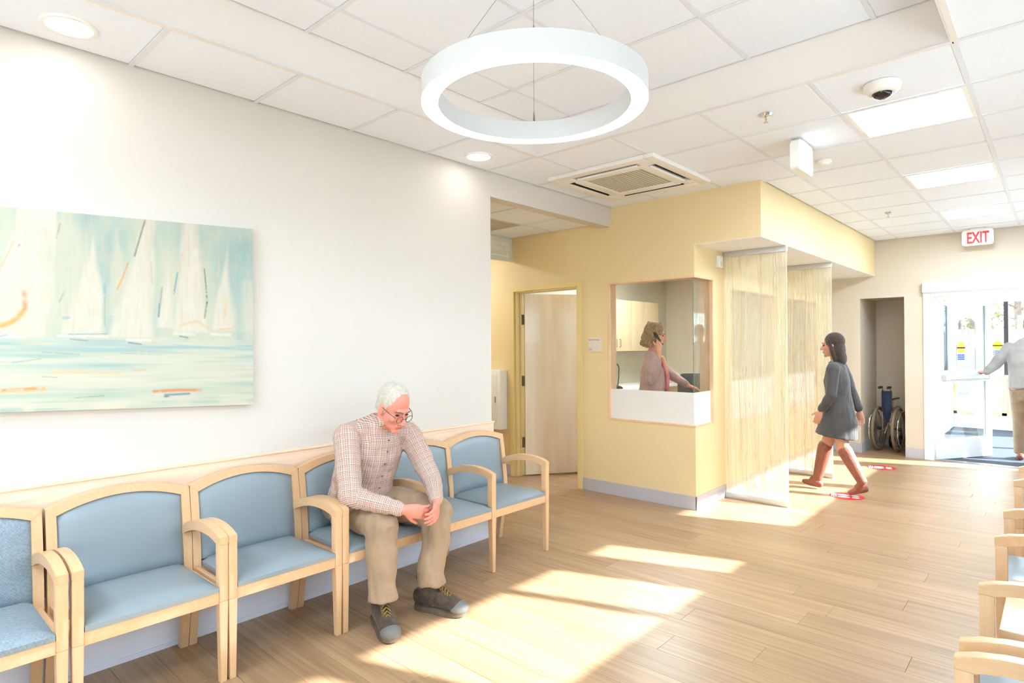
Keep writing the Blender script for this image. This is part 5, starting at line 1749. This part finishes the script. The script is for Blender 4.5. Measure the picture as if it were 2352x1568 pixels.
limb(b, [(X0 + .165, 1.65, 1.24, .045), (X0 + .19, 1.57, 1.0, .037), (X0 + .18, 1.50, .82, .026)])
hand_into(b, (X0 - .175, 1.757, .82), (0, .35, -.93), (1, .1, .1), -1, (15, 18, 12), .05, .9)
hand_into(b, (X0 + .18, 1.497, .81), (0, -.15, -.98), (-1, 0, 0), 1, (15, 18, 12), .05, .9)
wom = person_obj(fuse(b, .0048, 3), M['skin3'], (X0, 1.64, 0), 'woman in charcoal dress and brown boots walking past the reed screens')
face_parts(wom, W2_, wax, .98)
b = B(); ellipsoid(b, W2_(0, -.022, .038), (.082, .094, .094), wax, 24, 16); ellipsoid(b, W2_(0, -.055, -.05), (.082, .060, .11), wax); ellipsoid(b, W2_(0, -.075, -.13), (.075, .045, .08), wax)
for sx in (1, -1):
    loft(b, [tuple(W2_(sx * .066, .01, .05)) + (.022,), tuple(W2_(sx * .074, -.012, -.06)) + (.024,), tuple(W2_(sx * .062, -.03, -.16)) + (.02,)], (0, 1, 0), 10)
add('hair', fuse(b, .006, 3), M['hairb'], wom, smooth='all', label='dark shoulder-length hair')
b = B()
loft(b, [(X0, 1.665, .565, .185, .19), (X0, 1.645, .72, .175, .165), (X0, 1.64, .86, .160, .130), (X0, 1.645, .97, .140, .112), (X0, 1.655, 1.12, .155, .118), (X0, 1.655, 1.24, .150, .085), (X0, 1.66, 1.31, .07, .062)], (1, 0, 0), 20, False)
limb(b, [(X0 - .155, 1.65, 1.245, .062), (X0 - .19, 1.66, .98, .052), (X0 - .176, 1.745, .845, .040)])
limb(b, [(X0 + .155, 1.65, 1.245, .062), (X0 + .19, 1.57, 1.0, .052), (X0 + .18, 1.503, .835, .040)])
add('dress', wrinkle(fuse(b, .008, 5), .008, 16, (1, 1, .35), 5.2), M['charcoal'], wom, smooth='all', label='charcoal knee-length knit dress')
for sx, K, A_, T_ in ((1, (1.785, .44), (1.86, .11), (1.985, .06)), (-1, (1.575, .44), (1.425, .15), (1.53, .035))):
    x = X0 + sx * .063
    b = B()
    limb(b, [(x, K[0], K[1], .069), (x, (K[0] + A_[0]) / 2, (K[1] + A_[1]) / 2, .059), (x, A_[0], A_[1], .046), (x, A_[0] + (T_[0] - A_[0]) * .3, max(.05, (A_[1] + T_[1]) / 2), .042)], n=16)
    limb(b, [(x, A_[0] - .02 * 1, max(.045, A_[1] - .06), .036), (x, (A_[0] + T_[0]) / 2, (max(.045, A_[1] - .06) + T_[1]) / 2, .040, .034), (x, T_[0], T_[1], .036, .024)], n=16)
    add('boot', fuse(b, .006, 4), M['leather'], wom, smooth='all', label='brown leather boot')

# ---- receptionist on the phone (facing the picture's right)
b = B()
rx, ry = 5.82, 3.25
rf = V((.42, -.9075, 0)); rs_ = V((-.9075, -.42, 0))
Q = lambda f_, s_, z: tuple(V((rx, ry, 0)) + rf * f_ + rs_ * s_ + V((0, 0, z)))
loft(b, [Q(0, 0, .88) + (.15, .11), Q(0, 0, 1.05) + (.13, .10), Q(.01, 0, 1.25) + (.15, .11), Q(0, 0, 1.38) + (.13, .06), Q(0, 0, 1.42) + (.06, .05)], tuple(rs_), 16)
limb(b, [Q(0, 0, 1.40) + (.05,), Q(.02, 0, 1.50) + (.047,)])
W3, rax = head_into(b, Q(.035, 0, 1.585), tuple(rf * .98 + V((0, 0, -.18))), tuple(rf * .15 + V((0, 0, 1))), 1.0)
for s_ in (.08, -.08):
    limb(b, [Q(0, s_, .90) + (.085,), Q(.01, s_, .48) + (.056,), Q(0, s_, .10) + (.038,)]); limb(b, [Q(0, s_, .07) + (.035,), Q(.12, s_, .035) + (.03,)])
limb(b, [Q(0, .175, 1.35) + (.048,), Q(.0, .25, 1.12) + (.040,)]); limb(b, [Q(.0, .25, 1.12) + (.040,), Q(.075, .160, 1.36) + (.028,), Q(.075, .13, 1.44) + (.026,)])
limb(b, [Q(0, -.17, 1.34) + (.048,), Q(.17, -.20, 1.16) + (.040,), Q(.36, -.13, 1.045) + (.027,)])
hand_into(b, Q(.08, .128, 1.44), tuple(rf * .05 + rs_ * -.15 + V((0, 0, 1))), tuple(-rs_ * 1.0 + rf * -.1), 1, (12, 22, 20), .05, .95)
hand_into(b, Q(.365, -.128, 1.04), tuple(rf + V((0, 0, -.35))), (0, 0, -1), 1, (12, 14, 10), .1, .95)
rec = person_obj(fuse(b, .0048, 3), M['skin2'], (rx, ry, 0), 'receptionist in mauve cardigan on the phone behind the corner window')
face_parts(rec, W3, rax, 1.0)
b = B(); ellipsoid(b, W3(0, -.03, .04), (.105, .105, .105), rax, 24, 16); ellipsoid(b, W3(0, -.07, -.04), (.105, .075, .11), rax)
hr = random.Random(9)
for k in range(46):
    a = hr.uniform(0, 2 * PI); z = hr.uniform(-.13, .12)
    R_ = .098 * math.sqrt(max(.15, 1 - (max(z, 0) / .14) ** 2))
    p = (R_ * math.cos(a), -.035 + R_ * math.sin(a) * .95, z)
    if p[1] > .03 and z < .06:
        continue
    ellipsoid(b, W3(*p), (.026, .026, .03), rax, 8, 6)
add('hair', fuse(b, .006, 2), M['hairc'], rec, smooth='all', label='wavy ash-blonde hair')
b = B()
loft(b, [Q(0, 0, .80) + (.20, .16), Q(0, 0, 1.0) + (.175, .14), Q(.01, 0, 1.2) + (.18, .14), Q(0, 0, 1.34) + (.165, .095), Q(0, 0, 1.42) + (.09, .07)], tuple(rs_), 18, False)
limb(b, [Q(0, .165, 1.355) + (.068,), Q(.0, .25, 1.12) + (.060,)]); limb(b, [Q(.0, .25, 1.12) + (.060,), Q(.06, .18, 1.31) + (.047,)])
limb(b, [Q(0, -.165, 1.345) + (.066,), Q(.17, -.20, 1.16) + (.056,), Q(.335, -.14, 1.06) + (.042,)])
add('cardigan', wrinkle(fuse(b, .008, 5), .008, 18, (1, 1, .5), 2.2), M['mauve'], rec, smooth='all', label='mauve knit cardigan')
b = B(); loft(b, [Q(.135, .03, 1.02) + (.045, .02), Q(.145, .03, 1.18) + (.04, .02), Q(.105, .0, 1.34) + (.035, .02)], tuple(rs_), 12); add('blouse', b, M['ochre'], rec, label='ochre blouse')
b = B(); loft(b, [Q(.155, -.035, .98) + (.035, .014), Q(.16, -.04, 1.15) + (.035, .014), Q(.11, -.075, 1.33) + (.03, .016), Q(.0, -.085, 1.42) + (.028, .016)], tuple(rs_), 12)
loft(b, [Q(.15, .05, 1.00) + (.032, .014), Q(.15, .06, 1.15) + (.032, .014), Q(.10, .085, 1.33) + (.03, .016), Q(.0, .085, 1.42) + (.028, .016)], tuple(rs_), 12)
add('scarf', b, M['pink'], rec, label='pink scarf')
b = B(); loft(b, [Q(0, 0, .42) + (.23, .20), Q(0, 0, .7) + (.20, .165), Q(0, 0, .90) + (.165, .13)], tuple(rs_), 18, False); add('skirt', b, M['rose'], rec, smooth='all')
for s_ in (.08, -.08):
    b = B(); loft(b, [Q(-.05, s_, .035) + (.035, .034), Q(.06, s_, .038) + (.042, .036), Q(.16, s_, .026) + (.034, .022)], tuple(rs_), 12); add('shoe', b, M['black'], rec)
ph = thing('phone_handset', 'dark phone handset held to the receptionist ear', 'telephone', Q(.06, .125, 1.50))
b = B(); loft(b, [Q(.105, .118, 1.485) + (.016, .013), Q(.075, .122, 1.54) + (.013, .009), Q(.035, .112, 1.60) + (.017, .013)], tuple(rf), 12); add('handset', b, M['black'], ph)
b = B(); ellipsoid(b, Q(.03, .104, 1.603), (.016, .016, .016), None, 12, 8); add('earpiece', b, M['black'], ph)

# ---- man leaving through the entrance door
b = B()
mx, my = 9.84, .30
loft(b, [(mx, my, .92, .155, .11), (mx + .02, my, 1.10, .155, .115), (mx + .06, my + .01, 1.30, .175, .12), (mx + .09, my + .01, 1.45, .15, .07), (mx + .10, my + .01, 1.50, .07, .06)], (0, 1, 0), 16)
limb(b, [(mx + .10, my, 1.48, .056), (mx + .13, my - .01, 1.60, .053)])
W4, dax = head_into(b, (mx + .155, my - .03, 1.69), (.97, .05, -.2), (.2, 0, 1), 1.05)
for s_, kx_, ax_ in ((.09, .10, .16), (-.09, -.02, -.16)):
    limb(b, [(mx, my + s_, .92, .095), (mx + kx_, my + s_, .50, .062), (mx + ax_, my + s_, .10, .042)]); limb(b, [(mx + ax_, my + s_, .08, .034), (mx + ax_ + .10, my + s_, .045, .024)])
limb(b, [(mx + .08, my + .20, 1.41, .055), (mx + .08, my + .34, 1.20, .045), (mx + .055, my + .425, 1.10, .03)])
limb(b, [(mx + .08, my - .20, 1.41, .055), (mx + .06, my - .26, 1.12, .045), (mx + .16, my - .24, .90, .03)])
hand_into(b, (mx + .052, my + .432, 1.095), (.05, .95, .05), (0, .15, -1), -1, (20, 30, 25), .08, 1.0)
hand_into(b, (mx + .163, my - .24, .89), (.3, 0, -.95), (0, 1, 0), 1, (20, 25, 18), .05, 1.0)
dm = person_obj(fuse(b, .0055, 3), M['skin2'], (mx, my, 0), 'man in grey jacket and khaki trousers pushing the entrance door open')
face_parts(dm, W4, dax, 1.05)
b = B(); ellipsoid(b, W4(0, -.024, .040), (.086, .098, .096), dax, 24, 16); ellipsoid(b, W4(0, -.07, -.03), (.066, .036, .065), dax); add('hair', fuse(b, .006, 3), M['hairg'], dm, smooth='all')
b = B()
loft(b, [(mx, my, .90, .20, .155), (mx + .02, my, 1.08, .195, .15), (mx + .06, my + .01, 1.30, .21, .15), (mx + .085, my + .01, 1.44, .18, .10), (mx + .10, my + .01, 1.52, .085, .08)], (0, 1, 0), 18, False)
limb(b, [(mx + .08, my + .185, 1.41, .078), (mx + .08, my + .33, 1.205, .066), (mx + .056, my + .41, 1.11, .048)])
limb(b, [(mx + .08, my - .185, 1.41, .078), (mx + .06, my - .26, 1.12, .066), (mx + .15, my - .24, .93, .048)])
add('jacket', wrinkle(fuse(b, .009, 5), .010, 12, (1, 1, .6), 7.2), M['greyknit'], dm, smooth='all', label='grey jacket')
b = B()
loft(b, [(mx, my, .96, .165, .125), (mx, my, .84, .165, .13)], (0, 1, 0), 16)
for s_, kx_, ax_ in ((.09, .10, .16), (-.09, -.02, -.16)):
    limb(b, [(mx, my + s_, .90, .105), (mx + kx_, my + s_, .50, .082), (mx + ax_, my + s_, .08, .072)], (0, 1, 0), 16, False)
add('trousers', fuse(b, .009, 5), M['khaki'], dm, smooth='all', label='khaki trousers')
for s_, ax_ in ((.09, .16), (-.09, -.16)):
    b = B(); loft(b, [(mx + ax_ - .07, my + s_, .048, .046, .046), (mx + ax_ + .05, my + s_, .052, .050, .050), (mx + ax_ + .19, my + s_, .032, .04, .026)], (0, 1, 0), 12); add('shoe', b, M['leather'], dm)
